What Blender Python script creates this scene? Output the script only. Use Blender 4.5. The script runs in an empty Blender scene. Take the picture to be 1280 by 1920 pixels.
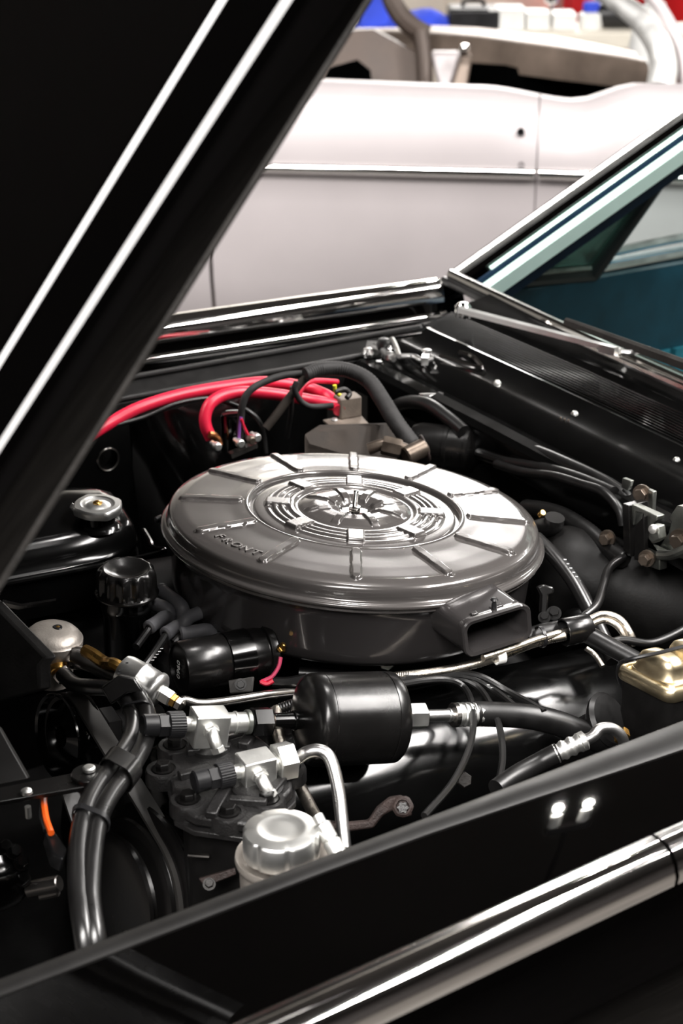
import bpy, bmesh, math, random
from math import sin, cos, pi, radians, sqrt, atan2, exp
from mathutils import Vector, Matrix
random.seed(7)
S = bpy.context.scene
COL = S.collection

# ------------------------------------------------------------------ camera
F = 3200.0                                   # focal length in pixels of the 1280x1920 frame
PITCH, YAW = radians(23.3), radians(30)
fwd = Vector((sin(YAW)*cos(PITCH), cos(YAW)*cos(PITCH), -sin(PITCH)))
right = Vector((cos(YAW), -sin(YAW), 0))
up = right.cross(fwd)
def ray(px, py): return fwd + right*((px-640)/F) - up*((py-960)/F)
CAM = Vector((0, 0, .95)) - 2.04*ray(665, 952)
cd = bpy.data.cameras.new('camera'); cam = bpy.data.objects.new('camera', cd); COL.objects.link(cam)
cd.sensor_fit = 'VERTICAL'; cd.sensor_height = 36; cd.sensor_width = 24
cd.lens = F/1920*36; cd.clip_start = .05; cd.clip_end = 100
cam.matrix_world = Matrix.Translation(CAM) @ Matrix((right, up, -fwd)).transposed().to_4x4()
cd.dof.use_dof = True; cd.dof.focus_distance = 1.84; cd.dof.aperture_fstop = 7.0
S.camera = cam

# ------------------------------------------------------------------ world, exposure
S.view_settings.view_transform = 'Standard'
try: S.view_settings.look = 'None'
except Exception: pass
S.view_settings.gamma = 1.0
S.view_settings.use_curve_mapping = False
S.view_settings.exposure = -0.25
W = bpy.data.worlds.new('world'); S.world = W; W.use_nodes = True
W.node_tree.nodes['Background'].inputs[0].default_value = (.9, .95, 1, 1)
W.node_tree.nodes['Background'].inputs[1].default_value = .05

# ------------------------------------------------------------------ large lights of the workshop, and added ones for the bonnet creases
CEIL = 3.7
LIGHTS = [  # x, y, length along x, length along y, watts
    (5.8, 7.7, 2.3, 1.6, 680), (6.2, 2.2, .35, 2.4, 200), (2.4, -.9, .35, 2.2, 260),
    (-2.8, -2.6, 3.6, 1.6, 620), (1.6, -2.0, .4, 2.4, 200), (-.3, .2, 1.8, .35, 230), (-3.1, 1.3, 3.6, 1.3, 520),  # the widest panels, at negative x, are added to streak the bonnet creases
]

# ------------------------------------------------------------------ materials
def mat(name, col, metal=0., rough=.4, var=.15, scale=30., bump=0., coat=0., trans=0., ior=1.5, spec=.5, rvar=.25, emit=None):
    m = bpy.data.materials.new(name); m.use_nodes = True
    n = m.node_tree.nodes; l = m.node_tree.links; b = n['Principled BSDF']
    b.inputs['Metallic'].default_value = metal; b.inputs['IOR'].default_value = ior
    b.inputs['Coat Weight'].default_value = coat; b.inputs['Coat Roughness'].default_value = .05
    b.inputs['Specular IOR Level'].default_value = spec
    if trans: b.inputs['Transmission Weight'].default_value = trans
    tc = n.new('ShaderNodeTexCoord'); nz = n.new('ShaderNodeTexNoise'); nz.inputs['Scale'].default_value = scale
    nz.inputs['Detail'].default_value = 5; l.new(tc.outputs['Object'], nz.inputs['Vector'])
    r = n.new('ShaderNodeValToRGB'); c = Vector(col)
    r.color_ramp.elements[0].position = .3; r.color_ramp.elements[1].position = .7
    r.color_ramp.elements[0].color = (*(c*(1-var)), 1); r.color_ramp.elements[1].color = (*[min(1, v*(1+var)) for v in c], 1)
    l.new(nz.outputs['Fac'], r.inputs['Fac']); l.new(r.outputs['Color'], b.inputs['Base Color'])
    mr = n.new('ShaderNodeMapRange'); mr.inputs['To Min'].default_value = rough*(1-rvar); mr.inputs['To Max'].default_value = min(1, rough*(1+rvar))
    l.new(nz.outputs['Fac'], mr.inputs['Value']); l.new(mr.outputs['Result'], b.inputs['Roughness'])
    if bump:
        bp = n.new('ShaderNodeBump'); bp.inputs['Strength'].default_value = bump; bp.inputs['Distance'].default_value = .002
        n2 = n.new('ShaderNodeTexNoise'); n2.inputs['Scale'].default_value = scale*8; l.new(tc.outputs['Object'], n2.inputs['Vector'])
        l.new(n2.outputs['Fac'], bp.inputs['Height']); l.new(bp.outputs['Normal'], b.inputs['Normal'])
    if emit: b.inputs['Emission Color'].default_value = (*emit[:3], 1); b.inputs['Emission Strength'].default_value = emit[3]
    return m
K = dict(
    gloss=mat('gloss black car paint', (.0004, .00035, .00035), 0, .02, .1, 6, spec=.5),
    gloss2=mat('black engine enamel', (.002, .002, .002), 0, .14, .2, 20),
    satin=mat('satin black paint', (.005, .0047, .0046), 0, .26, .2, 25, .03),
    flange=mat('satin black flange paint', (.007, .0066, .0064), 0, .42, .25, 14, .04, spec=.28),
    matte=mat('matte black coating', (.004, .0037, .0036), 0, .55, .3, 40, .08, spec=.2),
    shrivel=mat('rough cast black paint', (.011, .0105, .0105), 0, .4, .3, 60, .3),
    rubber=mat('black rubber', (.0055, .0053, .0053), 0, .36, .3, 50, .03),
    rubber2=mat('grey black rubber', (.0065, .0062, .0062), 0, .30, .25, 50, .02, spec=.9),
    belt=mat('worn black belt rubber', (.035, .033, .031), 0, .5, .2, 40, .05),
    boot=mat('grey rubber boot', (.13, .13, .14), 0, .5, .2, 40, .08),
    trim=mat('satin bright trim', (.85, .85, .83), 1, .38, .05, 20),
    satinalu=mat('soft bright trim', (.92, .92, .90), 1, .6, .05, 20),
    shade_black=mat('painted cabin shade black', (.0006, .0006, .0006), 0, 1, .1, 10, spec=0.),  # near-zero black puts the shade of the stripped cabin into the colour
    loom=mat('dull woven loom', (.022, .021, .021), 0, .6, .3, 80, .15, spec=.3),
    dustbox=mat('dusty brown black sheet', (.03, .024, .020), 0, .75, .35, 30, .15, spec=.2),
    mint=mat('pale mint trim', (.42, .62, .55), .3, .35, .05, 20),
    lid=mat('charcoal grey enamel', (.085, .078, .075), .3, .21, .03, 10, 0, coat=.7, rvar=.04),
    pan=mat('dark grey enamel', (.04, .037, .037), .2, .2, .08, 10, 0, coat=.4),
    chrome=mat('chrome', (.92, .9, .88), 1, .06, .03, 12),
    steel=mat('brushed steel', (.55, .52, .49), 1, .25, .15, 40),
    zinc=mat('zinc plated steel', (.90, .90, .87), 1, .40, .1, 40, .05),
    zincdull=mat('dull zinc plate', (.30, .31, .285), 1, .42, .3, 30, .1),
    alu=mat('aluminium', (.78, .77, .76), 1, .3, .08, 30, .05),
    greycast=mat('grey cast metal', (.33, .30, .27), .6, .45, .15, 40, .15),
    brass=mat('brass', (.62, .36, .10), 1, .28, .2, 40),
    gold=mat('gold zinc chromate', (.80, .67, .44), 1, .34, .22, 25, .05),
    braid=mat('braided stainless', (.62, .57, .50), 1, .3, .25, 120, .3),
    red=mat('red cable plastic', (.62, .012, .045), 0, .38, .1, 20),
    orange=mat('orange wire plastic', (.9, .12, .01), 0, .4, .1, 20),
    pink=mat('pink wire plastic', (.62, .06, .14), 0, .4, .1, 20),
    purple=mat('purple wire plastic', (.2, .06, .3), 0, .4, .1, 20),
    yellow=mat('yellow wire plastic', (.6, .55, .03), 0, .4, .1, 20),
    brown=mat('dusty brown plastic', (.13, .105, .085), 0, .55, .35, 40, .2),
    dusty=mat('dusty dark metal', (.014, .012, .0105), .2, .5, .35, 30, .2),
    bronze=mat('tarnished bronze', (.14, .112, .09), .85, .38, .3, 40, .1),
    rust=mat('rusty brown iron', (.022, .013, .011), .2, .65, .4, 60, .5),
    copper=mat('copper lug', (.65, .25, .1), 1, .3, .2, 40),
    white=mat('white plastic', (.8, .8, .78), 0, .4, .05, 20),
    print=mat('white print', (.7, .7, .7), 0, .5, .05, 20),
    primer=mat('bare steel and primer', (.42, .385, .39), .2, .42, .07, 2.2),
    floor=mat('workshop concrete', (.06, .055, .05), 0, .4, .3, 3, .1),
    wall=mat('cream wall paint', (.62, .60, .55), 0, .7, .05, 3),
    walldark=mat('dark wall boards', (.05, .045, .045), 0, .7, .2, 3),
    ceil=mat('ceiling boards', (.05, .048, .047), 0, .8, .1, 2),
    teal=mat('teal vinyl', (.004, .036, .058), 0, .4, .15, 30, .1),
    tealight=mat('light teal insert', (.015, .12, .17), 0, .45, .15, 30, .1),
    navy=mat('dark blue trim', (.004, .012, .028), 0, .35, .2, 30),
    dashb=mat('bare brown metal', (.20, .155, .125), .4, .4, .25, 8),
    dashd=mat('dark brown metal', (.07, .05, .04), .3, .45, .25, 8),
    cream=mat('cream enamel', (.75, .70, .6), 0, .5, .05, 5),
    redpaint=mat('red cabinet paint', (.5, .012, .015), 0, .3, .1, 5),
    blue=mat('blue cloth', (.03, .07, .62), 0, .8, .25, 6, .2),
    black=mat('black plastic', (.01, .01, .011), 0, .35, .2, 20),
    tan=mat('tan leather', (.25, .10, .05), 0, .45, .2, 8),
    lamp=mat('lamp diffuser', (.9, .9, .9), 0, .5, .01, 5, emit=(1, .97, .92, 1.5)),
)
def glass(name, tint, gloss):
    m = bpy.data.materials.new(name); m.use_nodes = True
    n = m.node_tree.nodes; l = m.node_tree.links; n.remove(n['Principled BSDF'])
    t = n.new('ShaderNodeBsdfTransparent'); t.inputs[0].default_value = (*tint, 1)
    g = n.new('ShaderNodeBsdfGlossy'); g.inputs['Roughness'].default_value = .02
    nz = n.new('ShaderNodeTexNoise'); nz.inputs['Scale'].default_value = 3
    fr = n.new('ShaderNodeFresnel'); fr.inputs[0].default_value = 1.45
    mu = n.new('ShaderNodeMath'); mu.operation = 'MULTIPLY'; mu.inputs[1].default_value = gloss; l.new(fr.outputs[0], mu.inputs[0])
    mx = n.new('ShaderNodeMixShader'); l.new(mu.outputs[0], mx.inputs[0]); l.new(t.outputs[0], mx.inputs[1]); l.new(g.outputs[0], mx.inputs[2])
    l.new(mx.outputs[0], n['Material Output'].inputs[0]); return m
K['glass'] = glass('green tinted glass', (.80, .94, .91), .6)
K['glassd'] = glass('dark green tinted glass', (.40, .62, .56), .9)

# ------------------------------------------------------------------ geometry helpers
def at(px, py, x=None, y=None, z=None, d=None):
    r = ray(px, py)
    if x is not None: t = (x-CAM.x)/r.x
    elif y is not None: t = (y-CAM.y)/r.y
    elif z is not None: t = (z-CAM.z)/r.z
    else: t = d
    return CAM + r*t
def depth(p): return (Vector(p)-CAM).dot(fwd)
def m_px(px, p): return px*depth(p)/F                  # pixels to metres at point p
def path(pts, z=None, d=None):                          # [(px,py[,override z])]
    out = []
    for q in pts:
        zz = q[2] if len(q) > 2 else (z if z is not None else d)
        out.append(at(q[0], q[1], z=zz) if z is not None else at(q[0], q[1], d=zz))
    return out
def axis(px, py, dx, dy, k):
    e = (right*dx - up*dy).normalized(); c = -ray(px, py).normalized()
    e = (e - c*e.dot(c)).normalized()
    return (e*sqrt(max(0, 1-k*k)) + c*k).normalized()
def frame(a):
    a = Vector(a).normalized()
    r = Vector((0, 0, 1)) if abs(a.z) < .9 else Vector((1, 0, 0))
    u = r.cross(a).normalized(); v = a.cross(u)
    return u, v, a
def resample(pts, res):
    P = [Vector(p) for p in pts]
    if len(P) == 2: return [P[0].lerp(P[1], i/res) for i in range(res+1)]
    P = [P[0]*2-P[1]] + P + [P[-1]*2-P[-2]]
    out = []
    for i in range(1, len(P)-2):
        a, b, c, d = P[i-1:i+3]
        for j in range(res):
            t = j/res
            out.append(.5*((2*b)+(c-a)*t+(2*a-5*b+4*c-d)*t*t+(3*b-a-3*c+d)*t**3))
    out.append(P[-2]); return out
class G:
    def __init__(s): s.v = []; s.f = []
    def ring(s, pts): i = len(s.v); s.v += [Vector(p) for p in pts]; return list(range(i, i+len(pts)))
    def bridge(s, a, b, closed=True):
        n = len(a)
        for i in range(n if closed else n-1):
            j = (i+1) % n; s.f.append((a[i], a[j], b[j], b[i]))
    def lathe(s, o, ax, prof, seg=32, tm=None, lobes=0, lam=0., ph=0.):
        u, v, a = frame(ax); o = Vector(o); prev = None
        for (r, h) in prof:
            if r <= 1e-7: cur = s.ring([o+a*h])
            else:
                cur = s.ring([o+a*h+(u*cos(2*pi*i/seg+ph)+v*sin(2*pi*i/seg+ph))*(r*(1+(lam*cos(lobes*2*pi*i/seg) if lobes else 0))) for i in range(seg)])
            if prev is not None:
                if len(prev) == 1 and len(cur) > 1:
                    for i in range(seg): s.f.append((prev[0], cur[i], cur[(i+1) % seg]))
                elif len(cur) == 1 and len(prev) > 1:
                    for i in range(seg): s.f.append((prev[i], cur[0], prev[(i+1) % seg]))
                elif len(cur) > 1: s.bridge(prev, cur)
            prev = cur
        return s
    def cyl(s, a, b, r, seg=24, bev=.0, r2=None):
        a = Vector(a); b = Vector(b); L = (b-a).length; r2 = r if r2 is None else r2
        return s.lathe(a, b-a, [(0, 0), (r-bev, 0), (r, bev), (r2, L-bev), (r2-bev, L), (0, L)], seg)
    def tube(s, pts, r, seg=12, res=8, ribs=None, caps=True):
        P = resample(pts, res); n = len(P); rr = r if callable(r) else (lambda t: r)
        prev = None; u = None
        for i, p in enumerate(P):
            a = (P[min(i+1, n-1)]-P[max(i-1, 0)]).normalized()
            if u is None: u = frame(a)[0]
            u = (u-a*u.dot(a)).normalized(); v = a.cross(u)
            rad = rr(i/(n-1))
            if ribs: rad *= 1+ribs*(1 if i % 2 else -1)
            cur = s.ring([p+(u*cos(2*pi*k/seg)+v*sin(2*pi*k/seg))*rad for k in range(seg)])
            if prev: s.bridge(prev, cur)
            elif caps: s.f.append(tuple(reversed(cur)))
            prev = cur
        if caps: s.f.append(tuple(prev))
        return s
    def box(s, c, h, ax=None):
        X, Y, Z = ax if ax else (Vector((1, 0, 0)), Vector((0, 1, 0)), Vector((0, 0, 1)))
        c = Vector(c); i = len(s.v)
        for k in range(8): s.v.append(c+X*h[0]*(1 if k & 1 else -1)+Y*h[1]*(1 if k & 2 else -1)+Z*h[2]*(1 if k & 4 else -1))
        for q in ((0, 2, 3, 1), (4, 5, 7, 6), (0, 1, 5, 4), (2, 6, 7, 3), (0, 4, 6, 2), (1, 3, 7, 5)): s.f.append(tuple(i+j for j in q))
        return s
    def prism(s, poly, vec):
        vec = Vector(vec); a = s.ring(poly); b = s.ring([Vector(p)+vec for p in poly])
        s.f.append(tuple(reversed(a))); s.f.append(tuple(b)); s.bridge(a, b); return s
    def loft(s, rings, closed=True, c0=False, c1=False):
        rs = [s.ring(r) for r in rings]
        for a, b in zip(rs, rs[1:]): s.bridge(a, b, closed)
        if c0: s.f.append(tuple(reversed(rs[0])))
        if c1: s.f.append(tuple(rs[-1]))
        return s
    def hexnut(s, o, ax, r, h, bev=.1, seg=6, ph=.3):
        return s.lathe(o, ax, [(0, 0), (r*(1-bev), 0), (r, h*.12), (r, h*.88), (r*(1-bev), h), (0, h)], seg, ph=ph)
MTX = {}
def mesh_obj(name, g, m, M, smooth=35, bevel=0., bseg=2):
    inv = M.inverted(); me = bpy.data.meshes.new(name)
    me.from_pydata([inv @ v for v in g.v], [], g.f); me.update()
    bm = bmesh.new(); bm.from_mesh(me); bmesh.ops.recalc_face_normals(bm, faces=bm.faces); bm.to_mesh(me); bm.free()
    me.materials.append(K[m] if isinstance(m, str) else m)
    me.polygons.foreach_set('use_smooth', [True]*len(me.polygons)); me.set_sharp_from_angle(angle=radians(smooth))
    o = bpy.data.objects.new(name, me); COL.objects.link(o)
    if bevel:
        b = o.modifiers.new('bevel', 'BEVEL'); b.width = bevel; b.segments = bseg; b.limit_method = 'ANGLE'; b.angle_limit = radians(30)
        b.harden_normals = False
    return o
def tag(o, label, cat, group=None):
    o['label'] = label; o['category'] = cat
    if group: o['group'] = group
def thing(name, label, cat, base, group=None, M=None):
    o = bpy.data.objects.new(name, None); o.empty_display_size = .05; COL.objects.link(o)
    M = M or Matrix.Translation(base); o.matrix_world = M; MTX[o] = M; tag(o, label, cat, group); return o
def part(name, g, m, parent, label=None, **kw):
    M = MTX[parent]; o = mesh_obj(name, g, m, M, **kw); o.parent = parent; MTX[o] = M
    if label: o['label'] = label
    return o
def solo(name, g, m, label, cat, group=None, **kw):
    lo = Vector([min(v[i] for v in g.v) for i in range(3)]); hi = Vector([max(v[i] for v in g.v) for i in range(3)])
    M = Matrix.Translation(((lo.x+hi.x)/2, (lo.y+hi.y)/2, lo.z)); o = mesh_obj(name, g, m, M, **kw); o.matrix_world = M; MTX[o] = M
    tag(o, label, cat, group); return o
def struct(name, g, m, **kw):
    o = mesh_obj(name, g, m, Matrix.Identity(4), **kw); o['kind'] = 'structure'; MTX[o] = Matrix.Identity(4); return o
def bolt(parent, p, ax, r, m='zinc', h=None, name='bolt', washer=True):
    h = h or r*.9; g = G()
    ax = Vector(ax).normalized(); p = Vector(p)-ax*h*.3
    if washer: g.lathe(p, ax, [(0, 0), (r*1.45, 0), (r*1.45, h*.45), (0, h*.45)], 20)
    g.hexnut(p+ax*h*.4, ax, r, h)
    return part(name, g, m, parent, smooth=30)
def text_mesh(body, size, extrude, bevel=0.):
    c = bpy.data.curves.new('t', 'FONT'); c.body = body; c.size = size; c.extrude = extrude; c.bevel_depth = bevel; c.align_x = 'CENTER'
    o = bpy.data.objects.new('t', c); COL.objects.link(o)
    dg = bpy.context.evaluated_depsgraph_get(); me = bpy.data.meshes.new_from_object(o.evaluated_get(dg))
    v = [x.co.copy() for x in me.vertices]; f = [tuple(p.vertices) for p in me.polygons]
    bpy.data.objects.remove(o); bpy.data.curves.remove(c); bpy.data.meshes.remove(me); return v, f
V = Vector
X, Y, Z = V((1, 0, 0)), V((0, 1, 0)), V((0, 0, 1))

# ================================================================== the workshop
g = G(); g.box((1, 1, -.05), (8, 8, .05)); struct('floor', g, 'floor')
g = G(); g.box((1, 1, CEIL+.05), (8, 8, .05)); struct('ceiling', g, 'ceil')
g = G(); g.box((1, 9.05, CEIL/2), (8, .05, CEIL/2)); struct('wall_far', g, 'wall')
g = G(); g.box((9.05, 1, CEIL/2), (.05, 8, CEIL/2)); struct('wall_right', g, 'wall')
g = G(); g.box((-7.05, 1, CEIL/2), (.05, 8, CEIL/2)); struct('wall_left', g, 'walldark')
g = G(); g.box((1, -7.05, CEIL/2), (8, .05, CEIL/2)); struct('wall_behind', g, 'walldark')
names = ['above the far end of the workbench', 'above the far right corner', 'above the black car roof', 'added above the front bumper, behind the viewer, to streak the bonnet crease', 'above the near doors', 'straight above the engine bay', 'added on the far left of the ceiling to streak the bonnet crease']
for i, (x, y, sx, sy, w) in enumerate(LIGHTS):
    t = thing('ceiling_light', 'white strip light '+names[i], 'light', (x, y, CEIL-.12), 'strip lights on the ceiling')
    g = G(); g.box((x, y, CEIL-.05), (sx/2+.04, sy/2+.04, .05)); part('housing', g, 'white', t, bevel=.01)
    ld = bpy.data.lights.new('strip', 'AREA'); ld.shape = 'RECTANGLE'; ld.size = sx; ld.size_y = sy; ld.energy = w; ld.color = (1, .965, .935)
    lo = bpy.data.objects.new('tube_light', ld); COL.objects.link(lo); lo.parent = t; lo.location = (0, 0, .005)

t = thing('pendant_lamp', 'twin bulb pendant lamp hanging above the gap between the cars', 'light', (1.85, 1.85, 3.03))
g = G(); g.tube([V((1.85, 1.85, CEIL)), V((1.85, 1.85, 3.14))], .008, 8, 4); g.box((1.85, 1.85, 3.12), (.07, .02, .015), (V((.93, -.37, 0)), V((.37, .93, 0)), Z)); part('rod', g, 'black', t)
for dx, dy in ((-.045, .018), (.045, -.018)):
    g = G(); g.lathe(V((1.85+dx, 1.85+dy, 3.035)), Z, [(0, 0), (.018, 0), (.02, .06), (.014, .07), (0, .07)], 14); part('socket', g, 'white', t)
    ld = bpy.data.lights.new('bulb', 'POINT'); ld.energy = 5; ld.shadow_soft_size = .014; ld.color = (1, .95, .88)
    lo = bpy.data.objects.new('bulb_light', ld); COL.objects.link(lo); lo.parent = t; lo.location = (dx, dy, -.03)

# ================================================================== the black car: body panels
car = thing('black_car', 'glossy black car with its bonnet raised and engine bay open', 'car', (0, 0, 0))
def sweep(name, sec, m, line, xs, **kw):                # sec: [(outward, z)], line(x) -> y of the inner edge, out = +-1
    f, sgn = line; g = G(); g.loft([[V((x, f(x)+sgn*o, z)) for (o, z) in sec] for x in xs], closed=False)
    return part(name, g, m, car, **kw)
near = (lambda x: -.594+.057*x, -1)
xs = [-1.5+i*.1 for i in range(31)]
ye = near[0]
sst = lambda a, b, x: (lambda t: t*t*(3-2*t))(min(1, max(0, (x-a)/(b-a))))
yc = lambda x: ye(x)-.017-.024*sst(-.4, .1, x); yt = lambda x: -.737+.085*x
def nsweep(sec, x0=-1.5, x1=1.5, n=30):                  # sec: [(line function, outward, z)]
    return [[V((x, f(x)-o_, z)) for (f, o_, z) in sec] for x in [x0+(x1-x0)*i/n for i in range(n+1)]]
g = G(); g.loft(nsweep([(ye, -.004, .84), (ye, -.004, .947), (ye, -.001, .957), (ye, .003, .9595), (yc, -.003, .9595), (yc, 0, .9575), (yc, .001, .94), (ye, .012, .84)]), closed=False)
part('fender_flange', g, 'flange', car, label='satin black inner flange of the near fender')
g = G(); g.loft(nsweep([(yc, .001, .92), (yc, .0012, .955), (yc, .003, .9578), (yc, .03, .958), (yc, .07, .958), (yt, -.02, .9575), (yt, 0, .957), (yt, .032, .956), (yt, .045, .94), (yt, .065, .89), (yt, .082, .81), (yt, .09, .70), (yt, .086, .45), (yt, .06, .30)]), closed=False)
part('near_fender', g, 'gloss', car, label='glossy black near fender')
cs = [(-.003, .955), (-.002, .977), (.001, .9835), (.006, .9855), (.009, .9838), (.012, .9855), (.019, .9848), (.026, .981), (.032, .973), (.035, .964), (.034, .956), (.02, .956)]
def chrome_len(x0, x1, name, lab):
    g = G(); g.loft(nsweep([(yt, o_, z) for (o_, z) in cs], x0, x1, 16), c0=True, c1=True)
    return part(name, g, 'chrome', car, label=lab, smooth=50)
chrome_len(-1.5, -.172, 'chrome_trim', 'wide chrome moulding along the near fender top')
chrome_len(-.168, 1.2, 'chrome_trim', 'rear length of chrome moulding on the near fender')
g = G(); g.loft([[V((x, near[0](x)+.004, .87)), V((x, near[0](x)+.03, .60)), V((x, near[0](x)+.05, .25))] for x in xs], closed=False)
part('near_inner_fender', g, 'matte', car)
g = G(); g.box((-.5, 0, .40), (.92, .62, .01)); part('bay_shade_sheet', g, 'matte', car, label='black sheet added below the engine to keep the bay dark')  # sheet added over the floor so the bottom of the bay stays dark

far = (lambda x: .538, 1)
# far fender: channel with two rails, top, chrome blade
fx = [-1.5+i*.1 for i in range(20)]
sweep('far_flange', [(-.006, .88), (-.006, .930), (.0, .933), (.045, .938), (.055, .942), (.06, .93)], 'matte', far, fx, label='black weatherstrip channel of the far fender')
g = G(); g.tube([V((-1.5, .537, .935)), V((.335, .537, .935))], .0042, 10, 12); part('inner_rail', g, 'flange', car)
g = G(); g.tube([V((-1.5, .592, .945)), V((.40, .592, .945)), V((.47, .588, .948))], .0045, 10, 12); part('outer_rail', g, 'flange', car)
ff = (lambda x: .60-.06*(x-.1), 1)
sweep('far_fender', [(-.02, .930), (0, .934), (.03, .930), (.06, .9255), (.08, .925), (.088, .934), (.093, .955), (.10, .972), (.115, .98), (.14, .975), (.16, .94), (.18, .8), (.17, .4)], 'gloss', ff, [-1.5+i*.1 for i in range(22)], label='glossy black far fender')
def fchrome(name, cs, lab):
    g = G(); n = 20
    g.loft([[V((x, ff[0](x)+o, z)) for (o, z) in cs] for x in [-1.5+(.56+1.5)*i/n for i in range(n+1)]], c0=True, c1=True)
    return part(name, g, 'chrome', car, label=lab, smooth=50)
fchrome('chrome_trim', [(.090, .955), (.091, .972), (.095, .984), (.106, .990), (.122, .990), (.132, .984), (.134, .970)], 'chrome moulding along the far fender top')
fchrome('chrome_bead', [(.078, .930), (.079, .937), (.083, .941), (.089, .941), (.092, .936), (.087, .928)], 'thin chrome bead below the far moulding')

# far inner fender (glossy, with a round access hole) and the wheel-house bulge
pl0, pl1 = V((-1.2, .40, 0)), V((-.07, .50, 0))
def pl(s, z, off=0):
    p = pl0.lerp(pl1, s); return V((p.x+.1*off, p.y-off, z))
hc = at(208, 865, y=.487); HR = m_px(21, hc)
g = G(); seg = 40
dirx = (pl1-pl0).normalized(); nrm = V((dirx.y, -dirx.x, 0)).normalized()
# flat panel with a real hole: ring of quads from the hole rim to a rectangle
hs = (hc-pl0).dot(dirx); p0 = pl0+dirx*hs; hcen = V((p0.x, p0.y, hc.z))
def rectpt(a, l, r, b, t):
    c, s_ = cos(a), sin(a); k = 9
    if c > 1e-6: k = min(k, r/c)
    if c < -1e-6: k = min(k, l/-c)
    if s_ > 1e-6: k = min(k, t/s_)
    if s_ < -1e-6: k = min(k, b/-s_)
    return c*k, s_*k
lw, rw, bw, tw = hs, (pl1-pl0).length-hs, .50, .925-hc.z
angs = sorted(set([2*pi*i/seg for i in range(seg)]+[atan2(t_, r_) % (2*pi) for (r_, t_) in ((rw, tw), (-lw, tw), (-lw, -bw), (rw, -bw))]))
rim = [hcen+dirx*HR*cos(a)+Z*HR*sin(a) for a in angs]
rim0 = [hcen+dirx*HR*1.14*cos(a)+Z*HR*1.14*sin(a) for a in angs]
rimr = [hcen+dirx*HR*1.04*cos(a)+Z*HR*1.04*sin(a)+nrm*.002 for a in angs]
rec = [hcen+dirx*rectpt(a, lw, rw, bw, tw)[0]+Z*rectpt(a, lw, rw, bw, tw)[1] for a in angs]
back = [p-nrm*.02 for p in rim]
g.loft([rec, rim0, rimr, rim, back])
part('far_inner_fender', g, 'gloss2', car, label='glossy black far inner fender with a round hole')
g = G(); g.lathe(hcen-nrm*.035, nrm, [(0, 0), (HR*1.2, 0), (HR*1.2, .01), (0, .01)], 20); part('hole_backing', g, 'matte', car)
g = G(); g.tube([hcen+nrm*.001+dirx*HR*1.03*cos(2*pi*i/24)+Z*HR*1.03*sin(2*pi*i/24) for i in range(25)], .0013, 8, 2, caps=False); part('hole_rim_glint', g, 'steel', car)  # steel ring added to give the rim of the hole its highlight
# bulge: wheel house, lofted
rows = []
for i in range(15):
    z = .40+.525*i/14; row = []
    for j in range(21):
        s = j/20; x = -.075+.34*s
        bul = .085*max(0, sin(pi*min(1, max(0, (s)/.8))))**.8*max(0, sin(pi*min(1, max(0, (z-.38)/.57))))**.6 if 0 < s < .8 else 0
        row.append(V((x, .505+.03*s-bul-.012*sin(9*s+8*z)*(1 if s < .8 else 0), z)))
    rows.append(row)
g = G(); g.loft(rows, closed=False); part('wheel_house', g, 'gloss2', car, label='glossy bulging wheel house behind the red cables')

# firewall and cowl
g = G(); g.box((.40, 0, .58), (.012, .62, .35)); part('firewall', g, 'matte', car, label='dark firewall')
prof = [(.318, .885), (.312, .90), (.312, .928), (.318, .936), (.335, .938), (.345, .930), (.358, .930), (.366, .944), (.385, .955), (.395, .955), (.425, .957), (.433, .963), (.440, .9685), (.446, .9685), (.452, .965)]
g = G(); g.loft([[V((x-.02*max(0, y-.2), y, z)) for (x, z) in prof] for y in [-.64+i*.04 for i in range(30)]], closed=False)
part('cowl_rail', g, 'gloss2', car, label='black cowl rail with folded front lip')
rp = []; nr = 11
for i in range(nr):
    x0 = .452+.052*i/nr*1.0; dx = .052/nr; z0 = .964+.014*i/nr
    rp += [(x0, z0), (x0+dx*.15, z0+.0028), (x0+dx*.5, z0+.003), (x0+dx*.65, z0)]
rp += [(.506, .9785), (.512, .985), (.52, .988), (.545, .992), (.56, .996), (.575, .999)]
g = G(); g.loft([[V((x-.025*max(0, y-.2)-.01*max(0, -y), y, z)) for (x, z) in rp] for y in [-.62+i*.04 for i in range(30)]], closed=False)
part('cowl_grille', g, 'gloss2', car, label='ribbed black air intake panel of the cowl', smooth=25)
for (px, py) in ((932, 717), (1077, 775), (1268, 862), (948, 681)):
    p = at(px, py, z=.957); g = G(); r = m_px(7 if py != 681 else 4.5, p); g.lathe(p-Z*.002, Z, [(0, .0055), (r*.6, .005), (r, .0025), (r*1.05, 0), (0, 0)], 16)
    part('cowl_screw', g, 'zinc', car)
for (px, py, w) in ((1005, 727, 7), (1140, 775, 13), (1058, 786, 6), (1172, 802, 7)):
    p = at(px, py, z=.957); g = G()
    for k in range(3):
        q = p+V((.002*(k-1), -.006*(k-1), 0)); g.lathe(q-Z*.001, Z, [(0, .003), (m_px(w*.28, p), .002), (m_px(w*.35, p), 0), (0, 0)], 8)
    part('cowl_clip', g, 'bronze', car)
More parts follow.
